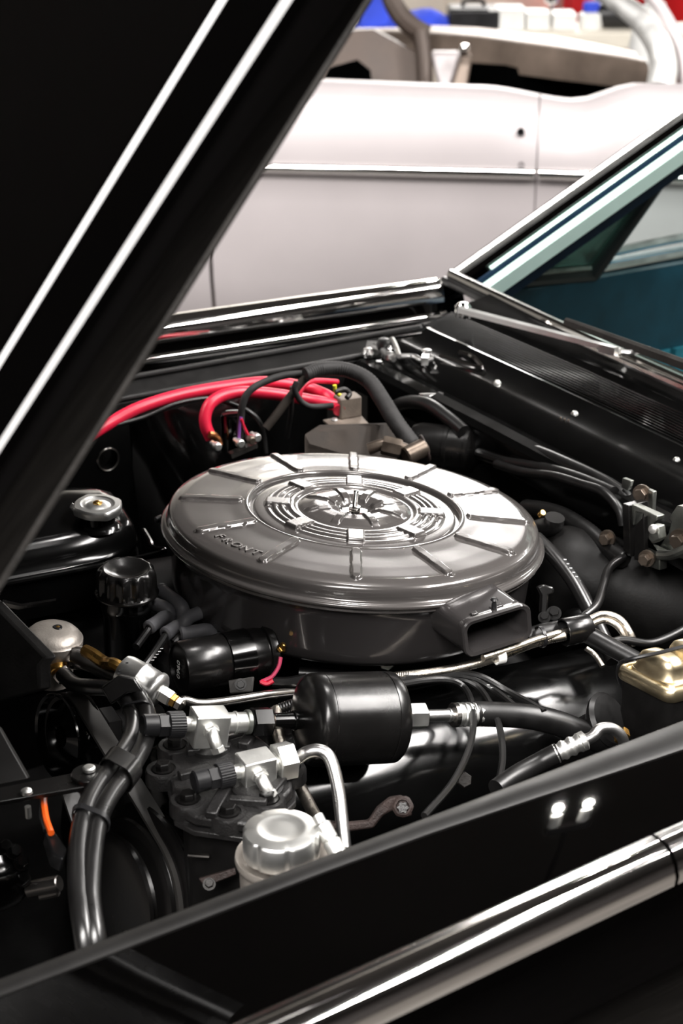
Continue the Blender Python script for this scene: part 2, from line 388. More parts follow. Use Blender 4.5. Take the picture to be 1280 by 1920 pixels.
# small latch pieces at the far corner and on the lip
g = G(); p = at(702, 655, z=.945)
g.box(p, (.012, .010, .008), frame(V((.5, .6, .3)))); g.lathe(at(690, 662, z=.945), Z, [(0, -.008), (.008, -.006), (.010, 0), (.007, .007), (0, .009)], 12)
g.tube(path([(700, 648), (716, 655), (728, 668), (738, 674)], z=.955), .0045, 8, 5); g.tube(path([(735, 636), (742, 650), (748, 668)], z=.965), .004, 8, 4)
g.lathe(at(731, 668, z=.955), Z, [(0, -.008), (.009, -.004), (.009, .004), (0, .009)], 12); g.lathe(at(731, 653, z=.962), Z, [(0, -.004), (.005, 0), (0, .005)], 10)
part('corner_latch', g, 'alu', car, label='shiny latch fitting in the far cowl corner')
g = G(); g.lathe(at(719, 645, z=.962), Z, [(0, -.012), (.010, -.008), (.011, 0), (.008, .008), (0, .01)], 14); part('rubber_bumper', g, 'rubber', car)
g = G(); g.tube(path([(748, 668), (775, 668), (790, 675), (810, 672)], z=.958), .004, 8, 5); g.box(at(797, 674, z=.958), (.010, .006, .005), frame(V((.8, -.6, 0)))); g.lathe(at(800, 661, z=.962), Z, [(0, 0), (.007, .001), (.007, .004), (0, .006)], 12)
part('hinge_link', g, 'alu', car, label='shiny link with a pin beside the cowl')
g = G(); a, b, c = at(862, 661, z=.962), at(905, 688, z=.962), at(825, 667, z=.962)
g.tube([a, at(885, 668, z=.963), b], .004, 8, 5); g.tube([b, at(880, 685, z=.96), c], .003, 8, 5); part('wire_loop', g, 'chrome', car)
g = G(); p = at(808, 746, z=.93)
g.box(p, (.006, .017, .007), frame(V((.1, .2, 1)))); g.cyl(at(795, 752, z=.922), at(828, 752, z=.922), .008, 14, .002); g.tube(path([(815, 764), (828, 768), (840, 772)], z=.915), .006, 10, 4)
g.box(at(866, 768, z=.917), (.004, .016, .005), frame(V((.1, .2, 1)))); part('lip_bracket', g, 'alu', car, label='bright bracket under the cowl lip')

# windscreen, pillar, wipers, far door
WB0, WB1 = V((.585, .675, .992)), V((.985, .60, 1.234))
pd = (WB1-WB0).normalized(); inn = V((.18, -.95, .1)); inn = (inn-pd*inn.dot(pd)).normalized(); nout = pd.cross(inn).normalized()
if nout.x > 0: nout = -nout
def strip(name, w0, w1, d0, d1, m, lab=None, ext=.5, st=0.):
    g = G(); ring = lambda o: [o+inn*w0+nout*d0, o+inn*w0+nout*d1, o+inn*(w0+w1)/2+nout*(d1+.003), o+inn*w1+nout*d1, o+inn*w1+nout*d0]
    g.loft([ring(WB0+pd*(st+(-st+.47+ext)*i/6)) for i in range(7)], c0=True, c1=True)
    return part(name, g, m, car, label=lab, smooth=50)
strip('windscreen_pillar', -.008, .0, -.03, .006, 'gloss')
strip('pillar_trim', .0, .012, -.01, .010, 'trim', 'bright outer pillar trim')
strip('pillar_gasket', .012, .038, -.02, .003, 'gloss')
strip('pillar_reveal', .040, .052, -.02, .0, 'mint', 'pale green windscreen reveal', st=.05)
strip('inner_pillar', .052, .076, -.05, .0, 'navy')
strip('inner_trim', .076, .097, -.02, .003, 'white', 'chrome windscreen frame strip with its glare painted white', st=-.01)  # white paint stands in for the overexposed reflection on chrome
# lower frame of the windscreen (curved in plan)
def wbase(s, dz=0, dx=0):                                # s 0 at far pillar to 1 near side
    y = .675-1.3*s; bow = -.045*(1-(2*s-1)**2)
    return V((.585+bow*.4-.02*s+dx, y, .992+dz))
g = G(); g.tube([wbase(i/14, .004, -.004) for i in range(15)], .0085, 10, 4); part('windscreen_lower_trim', g, 'chrome', car, label='chrome strip at the foot of the windscreen')
g = G(); g.tube([wbase(i/14, -.004, -.018) for i in range(15)], .007, 10, 4); part('windscreen_gasket', g, 'rubber', car)
top = V((.40, -.06, .242))
g = G(); rws = []
for k in range(8):
    q = k/7*1.7; rws.append([wbase(i/20, .004, .002)+V((top.x*q, (0.5-i/20)*-.16*q, top.z*q)) for i in range(1, 21)])
g.loft(rws, closed=False); part('windscreen', g, 'glass', car, label='green tinted windscreen glass')
def wiper(px0, px1, m, nm, lab, z0, z1, r0, r1):
    t0, t1 = at(*px0, z=z0), at(*px1, z=z1); g = G()
    d = (t1-t0).normalized(); s_ = d.cross(Z).normalized(); n_ = s_.cross(d)
    g.loft([[t+s_*a*r+n_*b*r for (a, b) in ((-1, -.6), (1, -.6), (.8, .5), (.2, .9), (-.6, .6))] for (t, r) in ((t0, r0), (t0.lerp(t1, .5), (r0+r1)/2), (t1, r1))], c0=True, c1=True)
    w = part(nm, g, m, car, label=lab); return w, t0, t1, d
w1, a0, a1, d = wiper((862, 580), (1165, 658), 'trim', 'wiper_arm', 'steel wiper arm lying along the far windscreen base', 1.004, 1.008, .007, .006)
g = G(); g.lathe(at(868, 580, z=1.0), Z, [(0, -.014), (.012, -.012), (.013, .004), (.008, .010), (0, .012)], 16); part('wiper_pivot', g, 'chrome', w1)
g = G(); g.box(at(1140, 655, z=1.010), (.014, .006, .005), frame(d)[::-1]); part('wiper_clip', g, 'alu', w1)
w2, a0, a1, d = wiper((1062, 602), (1330, 700), 'dusty', 'wiper_blade', 'brown wiper blade with bright joint on the glass', 1.035, 1.04, .006, .009)
g = G(); q = path([(1165, 660), (1185, 661), (1205, 656), (1215, 654), (1225, 664), (1232, 660), (1237, 668)], z=1.03); g.tube(q, .004, 8, 4); part('wiper_joint', g, 'alu', w2)
w3, a0, a1, d = wiper((1085, 640), (1330, 745), 'steel', 'wiper_rod', 'slim rod beside the wiper', 1.002, 1.006, .0035, .005)
# far door: inner panel, sill strip, vent window
dy = .69
door = G(); sec = [(0, .60), (-.002, .80), (-.004, .815), (-.006, .86), (-.012, .92), (-.010, .945), (0, .957), (.02, .962), (.04, .962), (.04, .60)]
door.loft([[V((x, dy+o, z)) for (o, z) in sec] for x in (.66, .8, 1.0, 1.3, 1.7, 2.2)], closed=True, c0=True, c1=True); dp = part('door_panel', door, 'teal', car, label='dark teal vinyl panel of the far door')
for i in range(14):
    x = .98+i*.05; g = G(); g.loft([[V((x+dx, dy-.004-b, z)) for (dx, b) in ((0, 0), (.006, .006), (.025, .009), (.042, .006), (.048, 0))] for z in (.66, .785)], closed=False, c0=True, c1=True); part('pleat', g, 'tealight', dp)
g = G(); g.tube([V((.70, dy-.003, .955)), V((1.1, dy-.008, .963)), V((1.6, dy-.008, .968)), V((2.2, dy, .97))], .006, 8, 6); part('sill_trim', g, 'alu', dp)
g = G(); g.tube([V((.9, dy+.03, .972)), V((1.1, dy+.025, .982)), V((1.4, dy+.02, .985)), V((2.2, dy+.02, .985))], .009, 8, 6); part('sill_trim', g, 'alu', dp)
vy = .685
v0, v1, v2 = at(925, 522, y=vy), at(1110, 507, y=vy), at(1268, 292, y=vy-.06)
g = G(); g.prism([v0, v1, v2], V((0, .005, 0))); vg = part('vent_window', g, 'glassd', car, label='triangular vent window of the far door')
g = G(); g.tube([v0+V((.03, -.004, .004)), v1+V((-.004, 0, .004))], .007, 8, 4); part('vent_frame', g, 'zincdull', vg)
g = G(); g.tube([v0+V((0, 0, -.008)), v1+V((.004, 0, -.008))], .012, 8, 4); part('vent_gasket', g, 'rubber', vg)
g = G(); g.tube([v1+V((0, 0, -.008)), v1.lerp(v2, .5)+V((.004, 0, 0)), v2, v2+(v2-v1)*.6], .014, 10, 4); part('vent_post', g, 'black', vg)
g = G(); g.tube([v0+V((.0, -.01, .01)), v0.lerp(v2, .5)+V((-.01, 0, .012)), v2+V((-.01, 0, .01))], .010, 8, 4); part('vent_gasket', g, 'navy', vg)
g = G(); p = at(958, 536, y=.66); g.lathe(p, (-.3, -1, .2), [(0, .012), (.006, .01), (.008, 0), (0, 0)], 12); part('window_latch', g, 'alu', car)
p = at(905, 540, x=.63); g = G(); g.lathe(p, (-.6, -.6, .5), [(0, .01), (.012, .006), (.018, 0), (0, -.004)], 14); part('dash_fitting', g, 'alu', car)
g = G(); g.loft([[V((x, y, z)) for (x, z) in ((.60, .90), (.60, .935), (.63, .945), (.68, .942), (.73, .92), (.74, .85))] for y in (-.62, -.3, 0, .3, .58)], closed=False); part('dashboard', g, 'navy', car, label='dark padded dashboard top')

# ------------------------------------------------------------------ bonnet (hinged at its front edge, raised)
E0, E1 = at(0, 1095, y=-.62), at(690, 0, y=-.62)
hu = (E1-E0); hu.y = 0; hu.normalize(); hn = V((-hu.z, 0, hu.x))
def hood_pt(s, w, h): return E0+hu*s+V((0, w, 0))+hn*h
def arc(c, r, a0, a1, n): return [(c[0]+r*cos(a0+(a1-a0)*i/n), c[1]+r*sin(a0+(a1-a0)*i/n)) for i in range(n+1)]
hw = 1.24; LIP, BAND, LIFT = .05, .0376, .02
half = [(.006, -.002), (.0, .0), (-.001, .004)]+arc((.029, LIP-.022), .03, pi, pi*.66, 14)
c2 = (BAND+.012, LIP+LIFT-.040); half += arc(c2, .040, pi*.655, pi*.505, 10)
half = half+[(BAND+.022, LIP+LIFT+.0002), (.25, LIP+LIFT+.002), (.62, LIP+LIFT+.004)]
full = half+[(hw-w, h) for (w, h) in reversed(half[:-1])]
inner = [(w+(.004 if w < .6 else -.004), max(h-.006, -.002)) for (w, h) in reversed(full)]
g = G(); g.loft([[hood_pt(s, w, h) for (w, h) in full] for s in [-.62+i*.1 for i in range(20)]], closed=False)
hood = part('bonnet', g, 'gloss', car, label='glossy black raised bonnet', smooth=60)
g = G(); g.loft([[hood_pt(s, w, h) for (w, h) in inner] for s in [-.62+i*.1 for i in range(20)]], closed=False); part('bonnet_inner', g, 'satin', hood, smooth=60)
g = G(); g.tube([hood_pt(-.62, .001, .0), hood_pt(1.28, .001, .0)], .0032, 8, 8); part('bonnet_edge', g, 'dusty', hood, label='grey folded rim of the bonnet')

# ================================================================== air cleaner
AM = Matrix.Translation((0, 0, .95)) @ Matrix.Rotation(radians(5), 4, 'Y')
ac = thing('air_cleaner', 'large round charcoal air cleaner with ribbed lid in the middle of the bay', 'air cleaner', None, M=AM)
def sstep(a, b, x):
    t = min(1, max(0, (x-a)/(b-a))); return t*t*(3-2*t)
def interp(tab, x):
    for (a, b), (c, d) in zip(tab, tab[1:]):
        if x <= c: return b+(d-b)*(x-a)/(c-a)
    return tab[-1][1]
NS = 1200
def polar(radii, fn):
    g = G(); g.loft([[AM @ V((r*cos(2*pi*i/NS), r*sin(2*pi*i/NS), fn(r, 2*pi*i/NS))) for i in range(NS)] for r in radii]); return g
def rng(a, b, n): return [a+(b-a)*i/n for i in range(n+1)]
def adist(a, step, off=0.):
    q = (a-off) % step; return min(q, step-q)
ring_tab = [(.120, -.006), (.1255, -.006), (.1268, .0), (.129, .0012), (.1315, .0003), (.150, -.0008), (.180, -.0015), (.2035, -.0025), (.207, -.0031), (.214, -.0052), (.2185, -.0072), (.2205, -.0092), (.2218, -.0125), (.2225, -.018)]
def lid_fn(r, a):
    z = interp(ring_tab, r)
    t = adist(a, pi/6)*r
    w = .0052
    dd_ = sqrt(max(0, .1395-r, r-.2045)**2+t*t)
    z += .0034*(1-sstep(w-.0006, w+.0012, dd_))
    # light dishing between the ribs
    z -= .0003*(1-cos(6*2*a))*.5*sstep(.135, .16, r)*(1-sstep(.18, .21, r))
    return z
radii = [.120, .1255, .126, .1268, .1278, .129, .1302, .1315]+rng(.1325, .141, 14)+rng(.1425, .203, 22)+rng(.2045, .2125, 14)+[.214, .216, .2175, .2185, .2195, .2205, .2212, .2218, .2222, .2225]
g = polar(radii, lid_fn)
lid = part('lid', g, 'lid', ac, label='charcoal enamel lid with twelve pressed radial ribs', smooth=55)
g = G(); g.lathe(AM @ V((0, 0, 0)), AM.to_3x3() @ Z, [(.2225, -.018), (.2225, -.0215), (.2235, -.0245), (.2262, -.0255), (.2290, -.0262), (.2302, -.0285), (.2290, -.0308), (.2265, -.0315), (.2258, -.033), (.2268, -.0352), (.2250, -.0372), (.2215, -.038), (.218, -.038)], 160)
part('lid_rim', g, 'lid', lid, smooth=60)
cov_tab = [(.0, -.004), (.012, -.004), (.018, -.0035), (.024, .0005), (.034, .0045), (.050, .0042), (.063, .001), (.068, -.0012), (.071, -.0008), (.0735, .0012), (.078, .0015), (.0805, -.0005), (.083, -.001), (.086, .0012), (.089, .0012), (.0915, -.0012), (.094, .0008), (.097, .0008), (.0995, -.0018), (.102, -.0006), (.105, -.0004), (.1075, -.0022), (.116, -.0026), (.1195, -.003), (.1212, -.005), (.1215, -.008)]
OFF = radians(240)
def cov_fn(r, a):
    z = interp(cov_tab, r)
    t = adist(a, pi/4, OFF+pi/8)*r          # eight spokes on the dome
    rr = sstep(.020, .025, r)*(1-sstep(.058, .065, r))
    z += .0026*rr*(1-sstep(.0036, .0062, t))
    t = adist(a, pi/4, OFF)*r               # eight pads across the rings
    rr = sstep(.0760, .0785, r)*(1-sstep(.1055, .1085, r))
    k = rr*(1-sstep(.0085, .0105, t)); z = z*(1-k)+k*.0034
    t2 = adist(a, pi/4, OFF)*r
    return z
g = polar([.003, .008, .012, .015]+rng(.018, .026, 8)+rng(.029, .056, 12)+rng(.058, .0745, 14)+rng(.0755, .1095, 44)+[.113, .116, .1185, .1195, .1204, .1212, .1215], cov_fn)
cov = part('centre_cover', g, 'lid', ac, label='shiny centre cover with rings, pads and spokes', smooth=55)
az = (AM.to_3x3() @ Z); c0 = AM @ V((0, 0, -.004))
g = G(); g.lathe(c0, az, [(0, 0), (.016, 0), (.015, .0015), (0, .0015)], 24); g.hexnut(c0+az*.0015, az, .0075, .0045); g.lathe(c0, az, [(0, 0), (.0032, 0)]+[(.0032+.0004*(i % 2), .006+i*.0008) for i in range(24)]+[(.0028, .0258), (0, .0265)], 14)
part('wing_stud', g, 'chrome', cov, label='threaded stud and nut in the middle of the lid', smooth=30)
# pan
g = G(); g.lathe(AM @ V((0, 0, 0)), az, [(.222, -.036), (.2205, -.040), (.2185, -.043), (.2165, -.05), (.2145, -.09), (.2125, -.101), (.207, -.108), (.19, -.112), (0, -.112)], 128)
pan = part('pan', g, 'pan', ac, label='dark grey pan of the air cleaner', smooth=50)
# pressed letters on the lid edge
lab = 'FRONT'
la = [radians(240-46-5.5+i*(-0)+k*5.6) for i, k in enumerate((-2, -1, 0, 1, 2))]
for ch, a in zip(lab, [radians(187.5+i*4.4) for i in range(5)]):
    v, f = text_mesh(ch, .0165, .0013, .0004); g = G(); R = .197
    for q in v: g.v.append(AM @ V((cos(a)*(R+.002-q.y)-sin(a)*q.x, sin(a)*(R+.002-q.y)+cos(a)*q.x, -.0022+q.z)))
    g.f = f; part('embossed_letter', g, 'lid', lid, smooth=30)
g = G(); a = radians(150); e = AM @ V((cos(a)*.198, sin(a)*.198, -.0024)); g.lathe(e, az, [(0, .0022), (.006, .0018), (.0095, 0), (0, -.001)], 16, lobes=2, lam=.25); part('embossed_mark', g, 'lid', lid)
# snorkel
ys = -.278
C = [at(863, 1166, y=ys), at(994, 1130, y=ys), at(997, 1193, y=ys), at(872, 1238, y=ys)]
cc = sum(C, V())/4; ex = ((C[1]-C[0])+(C[2]-C[3]))*.5; ez = ((C[0]-C[3])+(C[1]-C[2]))*.5
def rr_ring(sc, yy, rad, dxz=(0, 0)):
    hw_, hh = ex.length/2*sc[0], ez.length/2*sc[1]; exn = ex.normalized(); ezn = ez.normalized(); out = []
    for (sx, sz, a0) in ((1, 1, 0), (-1, 1, pi/2), (-1, -1, pi), (1, -1, 1.5*pi)):
        for k in range(7):
            a = a0+pi/2*k/6; out.append(cc+exn*(sx*(hw_-rad)+rad*cos(a)+dxz[0])+ezn*(sz*(hh-rad)+rad*sin(a)+dxz[1])+V((0, yy-cc.y, 0)))
    return out
g = G(); g.loft([rr_ring((1.12, 1.0), -.165, .016), rr_ring((1.12, 1.0), -.20, .016), rr_ring((1.02, .93), -.215, .014), rr_ring((1.015, .93), -.219, .014), rr_ring((.97, .925), ys+.0125, .012), rr_ring((.97, .925), ys+.009, .012), rr_ring((1.0, 1.0), ys+.005, .013), rr_ring((1.0, 1.0), ys, .013), rr_ring((.97, .95), ys-.002, .012),
    rr_ring((.87, .78), ys-.001, .009), rr_ring((.85, .75), ys+.004, .008), rr_ring((.85, .75), -.17, .008)], c1=True)
sn = part('snorkel', g, 'pan', ac, label='rectangular intake snorkel facing the near fender', smooth=28)
for (px, py, w) in ((888, 1150, 7), (930, 1137, 14), (965, 1130, 7)):
    p = at(px, py, z=cc.z+.0212); g = G(); g.box(p, (m_px(w, p), .003, .0012), (ex.normalized(), Y, Z)); part('tab', g, 'pan', sn, bevel=.001)
p = at(926, 1134, z=cc.z+.026); g = G(); g.lathe(p, Z, [(0, .009), (.003, .008), (.0045, .006), (.002, .004), (.003, 0), (.003, -.004), (0, -.004)], 12); part('rivet', g, 'black', sn)
p = at(303, 972, d=2.1); g = G(); g.lathe(p, (-1, -.2, 0), [(0, .01), (.004, .009), (.005, 0), (0, -.01)], 12); part('side_clip', g, 'black', ac)

# ================================================================== engine mass
g = G(); g.prism([V((-.33, y, z)) for (y, z) in ((-.10, .66), (.10, .66), (.16, .62), (.20, .50), (.18, .25), (-.18, .25), (-.20, .50), (-.16, .62))], V((.60, 0, -.04)))
eng = thing('engine_block', 'dark engine block and manifold beneath the air cleaner', 'engine', (0, 0, .25))
part('block', g, 'matte', eng, bevel=.01)
g = G()
for i in range(4):
    for sg in (-1, 1):
        x = -.22+i*.13; g.tube([V((x, sg*.13, .66)), V((x+.01, sg*.10, .72)), V((x*.6, sg*.04, .76)), V((x*.4, 0, .77))], .028, 12, 5)
g.box((0, 0, .78), (.11, .10, .03)); part('intake_manifold', g, 'matte', eng)
g = G(); g.lathe(V((0, 0, .79)), Z, [(0, 0), (.075, 0), (.075, .02), (.06, .025), (.06, .06), (0, .06)], 24); part('carburettor', g, 'dusty', eng)
# valve cover: long rounded cover leaning outward
def vcover(sg, name, label, m='gloss2'):
    c = V((0, -.235*sg, .735)); ang = radians(38)*sg; rows = []
    prof = [(-.085, -.10), (-.083, .0)]+[(-.083+.083*(1-cos(t)), .083*sin(t)*.85) for t in [i*pi/2/6 for i in range(1, 7)]]
    prof = [(-.092, -.06), (-.088, .0), (-.08, .03), (-.062, .052), (-.035, .066), (0, .071), (.035, .066), (.062, .052), (.08, .03), (.088, 0), (.092, -.06)]
    xs_ = [-.36, -.355, -.34, -.31, 0, .20, .235, .255, .266, .27]; sc = [.3, .72, .92, 1, 1, 1, .93, .78, .55, .2]
    g = G()
    for x, s in zip(xs_, sc):
        ring = []
        for (a, b) in prof:
            b2 = b*s if b > 0 else b; a2 = a*(.8+.2*s)
            y = -(a2*cos(ang)*1+b2*sin(ang)); z = -a2*sin(ang)*-1 + b2*cos(ang)
            yy = c.y-(-a2)*0
            # local frame: a across (positive outward), b out of the cover
            py_ = c.y - sg*(a2*cos(abs(ang))+b2*sin(abs(ang))); pz_ = c.z - a2*sin(abs(ang)) + b2*cos(abs(ang))
            ring.append(V((x, py_, pz_-x*.07)))
        rows.append(ring)
    g.loft(rows, closed=False, c0=True, c1=True); return solo(name, g, m, label, 'valve cover', smooth=60)
vc = vcover(1, 'valve_cover', 'long rounded glossy black valve cover on the near cylinder bank')
vcover(-1, 'valve_cover', 'black valve cover on the far cylinder bank', 'matte')

# ================================================================== ignition coil
def cylset(px, py, z, dx, dy, k):                       # origin point, axis toward the visible end, px->m along the axis
    o = at(px, py, z=z); a = axis(px, py, dx, dy, k); s = depth(o)/F; return o, a, s, s/sqrt(1-k*k)
o, a, s, sl = cylset(335, 1252, .865, -190, 36, .36)
r = 50*s; L = 182*sl
coil = thing('ignition_coil', 'black ignition coil lying on its side before the air cleaner', 'ignition coil', o-Z*r)
g = G(); g.lathe(o, -a, [(0, .002), (r*.9, .002), (r*.9, 0), (r*.97, 0), (r, .002), (r, L*.46), (r*.985, L*.465), (r*.985, L*.86), (r*1.0, L*.87), (r*1.10, L*.88), (r*1.12, L*.90), (r*1.12, L*.95), (r*1.05, L*.97), (r*.6, L), (0, L)], 48); cb = part('body', g, 'satin', coil, smooth=40)
g = G(); g.lathe(o, -a, [(r*.99, L*.47), (r*1.045, L*.47), (r*1.045, L*.72), (r*.99, L*.72)], 48); cl = part('clamp_band', g, 'gloss2', coil)
e = -a*(L*.97)+o
g = G(); g.cyl(e, e-a*.022, r*.42, 20, .002); g.tube([e-a*.018, e-a*.045, e-a*.07+V((.01, .02, -.01)), e-a*.09+V((.02, .06, -.03))], .0085, 12, 6); part('high_tension_boot', g, 'rubber', coil)
q = at(525, 1219, d=depth(e)-.03); g = G(); g.cyl(q, q+V((.004, -.002, .008)), .0035, 10, .001); g.hexnut(q, (.4, -.4, .6), .005, .004); part('terminal', g, 'brass', coil)
g = G(); qq = [at(*p, d=depth(e)-.052) for p in ((475, 1268), (472, 1296), (430, 1300), (427, 1275))]; g.prism(qq, -a.cross(Z).normalized()*.003+fwd*.004); ft = part('clamp_foot', g, 'belt', coil, bevel=.0015)
q = at(451, 1283, d=depth(e)-.054); bolt(ft, q, -ray(451, 1283), .0045, 'satin', .004, 'screw')
v, f = text_mesh('0960', .011, .0001); g = G(); ua = frame(a)[0]; va = a.cross(ua)
dn = (Z-a*a.z).normalized(); sd = a.cross(dn)
for q in v: g.v.append(o+a*(.0006+q.z)+dn*(q.x)+sd*(q.y-.004)-dn*.002)
g.f = f; part('printed_number', g, 'print', cb)
dcoil = depth(e)
g = G(); g.tube(path([(526, 1232), (522, 1250), (510, 1268), (495, 1276), (488, 1280)], d=dcoil-.04), .0022, 6, 6); w_ = solo('coil_wire', g, 'pink', 'thin pink wire hanging from the coil terminal', 'wire')
g = G(); g.tube(path([(488, 1278), (500, 1282), (512, 1276)], d=dcoil-.042), .0026, 6, 5); part('tip', g, 'red', w_)
g = G(); g.tube(path([(510, 1279), (540, 1279), (575, 1272)], d=dcoil-.035), .006, 10, 6); solo('wire_sleeve', g, 'rubber', 'black rubber sleeve on the pink coil wire', 'wire')

# ================================================================== plug leads on the distributor
dc = at(372, 1185, z=.845)
dist = thing('distributor', 'black distributor cap under the cluster of plug boots', 'distributor', dc-Z*.06)
g = G(); g.lathe(dc-Z*.06, Z, [(0, 0), (.045, 0), (.05, .01), (.05, .035), (.042, .045), (0, .05)], 32, lobes=8, lam=.03); part('cap', g, 'black', dist)
g = G(); g.cyl(dc-Z*.16, dc-Z*.06, .03, 20); part('shaft_housing', g, 'matte', dist)
leads = [  # boot from, boot to (elbow end), wire pixels, name
    ((304, 1108), (340, 1136), [(292, 1102), (280, 1096)], 'uppermost, touching the oil filler neck', .875, 1),
    ((272, 1127), (313, 1141), [(262, 1123), (250, 1118)], 'pointing left behind the oil filler neck', .872, 1),
    ((283, 1174), (311, 1155), [(272, 1190), (255, 1213)], 'with a short lead dropping beside the filler neck', .868, 1),
    ((314, 1186), (338, 1171), [(302, 1205), (285, 1230), (270, 1250)], 'whose lead carries white print down to the silver filter', .866, 1),
    ((346, 1187), (390, 1180), [(336, 1194), (325, 1205)], 'lying directly above the black coil', .864, 1),
    ((396, 1139), (350, 1160), [(410, 1136), (425, 1142)], 'in the middle, bent down at its left end', .875, 0),
    ((452, 1154), (400, 1155), [(465, 1154), (475, 1160)], 'pointing right, the upper of two beside the pan', .868, 0),
    ((453, 1169), (400, 1172), [(466, 1168), (480, 1176), (490, 1195)], 'pointing right, the lower of two beside the coil', .864, 0)]
for (b0, b1, wp, lab, z, _) in leads:
    p0, p1 = at(*b0, z=z), at(*b1, z=z); t = thing('plug_lead', 'grey rubber plug boot '+lab, 'plug lead', p1-Z*.03, 'plug boots on the distributor')
    R = m_px(13, p0); d_ = (p1-p0).normalized(); g = G()
    g.tube([p0, p0.lerp(p1, .5), p1-d_*.004, p1+d_*.003-Z*.004, p1+d_*.003-Z*.014, p1.lerp(dc, .25)-Z*.03], lambda q: R*(1.0 if q < .85 else .95), 14, 6)
    g.lathe(p0, -d_, [(R*.6, -.001), (R*1.06, 0), (R*1.06, .004), (R*.75, .006), (R*.5, .006)], 16); part('boot', g, 'boot', t)
    g = G(); g.tube([p0]+[at(*w, z=z-.004*(i+1)) for i, w in enumerate(wp)], R*.58, 10, 6); wl = part('lead_wire', g, 'rubber', t)
    if 'white print' in lab:
        g = G()
        for kk in range(5):
            q = at(303-kk*4.2, 1216+kk*5.4, z=z+.0015); g.box(q, (.0016, .0005, .0002), frame(-ray(300, 1220)))
        part('print', g, 'print', wl)

# ================================================================== silver inline fuel filter, fuel line
o, a, s, sl = cylset(303, 1300, .872, 85, 52, .30)
r = 34*s
ft = thing('fuel_filter', 'silver cylindrical inline fuel filter beside the black coil', 'fuel filter', o-Z*r)
L = 92*sl
g = G(); g.lathe(o, -a, [(0, 0), (r*.55, 0), (r*.80, .001), (r*1.0, .004), (r*1.05, .006), (r*1.05, .009), (r*.98, .011), (r, .014), (r, L*.48), (r*1.06, L*.5), (r*1.06, L*.53), (r*.98, L*.56), (r*.94, L*.85), (r*.85, L*.95), (r*.5, L), (0, L)], 40); fb = part('canister', g, 'trim', ft, smooth=50)
g = G()
for kk, (px, py) in enumerate(((238, 1243), (228, 1256), (233, 1262), (226, 1262))): g.box(at(px, py, d=depth(o)-.005), (.003 if kk else .0015, .0008, .0003), frame(-ray(px, py)))
part('printed_marks', g, 'black', fb)
g = G(); g.hexnut(o, a, .0095, .013); part('hex_nut', g, 'zinc', ft, smooth=25)
g = G(); g.hexnut(o+a*.013, a, .0075, .006); part('brass_nut', g, 'brass', ft, smooth=25)
g = G(); g.hexnut(o+a*.019, a, .0072, .007); part('flare_nut', g, 'steel', ft, smooth=25)
e = o+a*.024; de = depth(e)
g = G(); g.tube([e]+[at(px, py, d=de+dd) for (px, py, dd) in ((345, 1313, .005), (370, 1319, .01), (400, 1318, .02), (450, 1311, .04), (500, 1303, .06), (560, 1297, .09))], m_px(9, e), 14, 8); solo('fuel_line', g, 'steel', 'bent steel fuel pipe running from the silver filter to the right', 'pipe')
e2 = o-a*L; g = G(); g.tube([e2+a*.003, e2-a*.008, at(197, 1243, d=depth(e2)+.02), at(175, 1228, d=depth(e2)+.03), at(160, 1220, d=depth(e2)+.04)], .007, 10, 5); solo('brass_pipe', g, 'brass', 'brass pipe entering the rear of the silver filter', 'pipe')

# ================================================================== fuel pump dome
o = at(100, 1203, z=.86); r = m_px(54, o)
fh0 = V((fwd.x, fwd.y, 0)).normalized()
fp = thing('fuel_pump', 'grey cast domed pump with two holes at the left edge', 'pump', o-Z*.06)
up_ = V((.08, -.10, 1)).normalized()
g = G(); g.lathe(o, up_, [(r*.75, -.05), (r*.72, -.02), (r*.98, -.008), (r*1.02, 0), (r*1.02, .006), (r*.98, .007), (r*.95, .009), (r*.82, .0135), (r*.55, .0165), (r*.25, .018), (0, .0182)], 48); dm = part('dome', g, 'greycast', fp, smooth=50)
for (ex_, ey_) in ((-.45, .60), (.12, .05)):
    n_ = (up_+right*ex_*.25+fh0*ey_*.25).normalized(); q = o+up_*(.0185-.0075*(ex_**2+ey_**2))+(right*ex_+fh0*ey_)*r; g = G(); R = m_px(9, q); g.lathe(q-n_*.002, n_, [(0, .0024), (R*.9, .0024), (R, .0018), (R, 0), (0, 0)], 20, lobes=3, lam=.06); part('screw_hole', g, 'black', dm)
    g = G(); g.lathe(q-n_*.003, n_, [(0, .0042), (R*.4, .0036), (R*.45, 0)], 10); part('screw', g, 'brass', dm)
g = G(); g.cyl(at(110, 1240, d=depth(o)-.01), at(112, 1262, d=depth(o)-.02), .010, 16, .001); part('outlet', g, 'brass', fp)
g = G(); g.hexnut(at(112, 1258, d=depth(o)-.02), V((.3, -.6, -.5)), .011, .012); part('hose_clamp', g, 'steel', fp)
q = at(150, 1234, d=depth(o)-.015); g = G(); g.lathe(q, V((1, -.5, -.2)), [(.008, -.01), (.0125, -.01), (.0135, -.006), (.0135, .004), (.012, .006), (.008, .006)], 20); part('hose_collar', g, 'steel', fp)

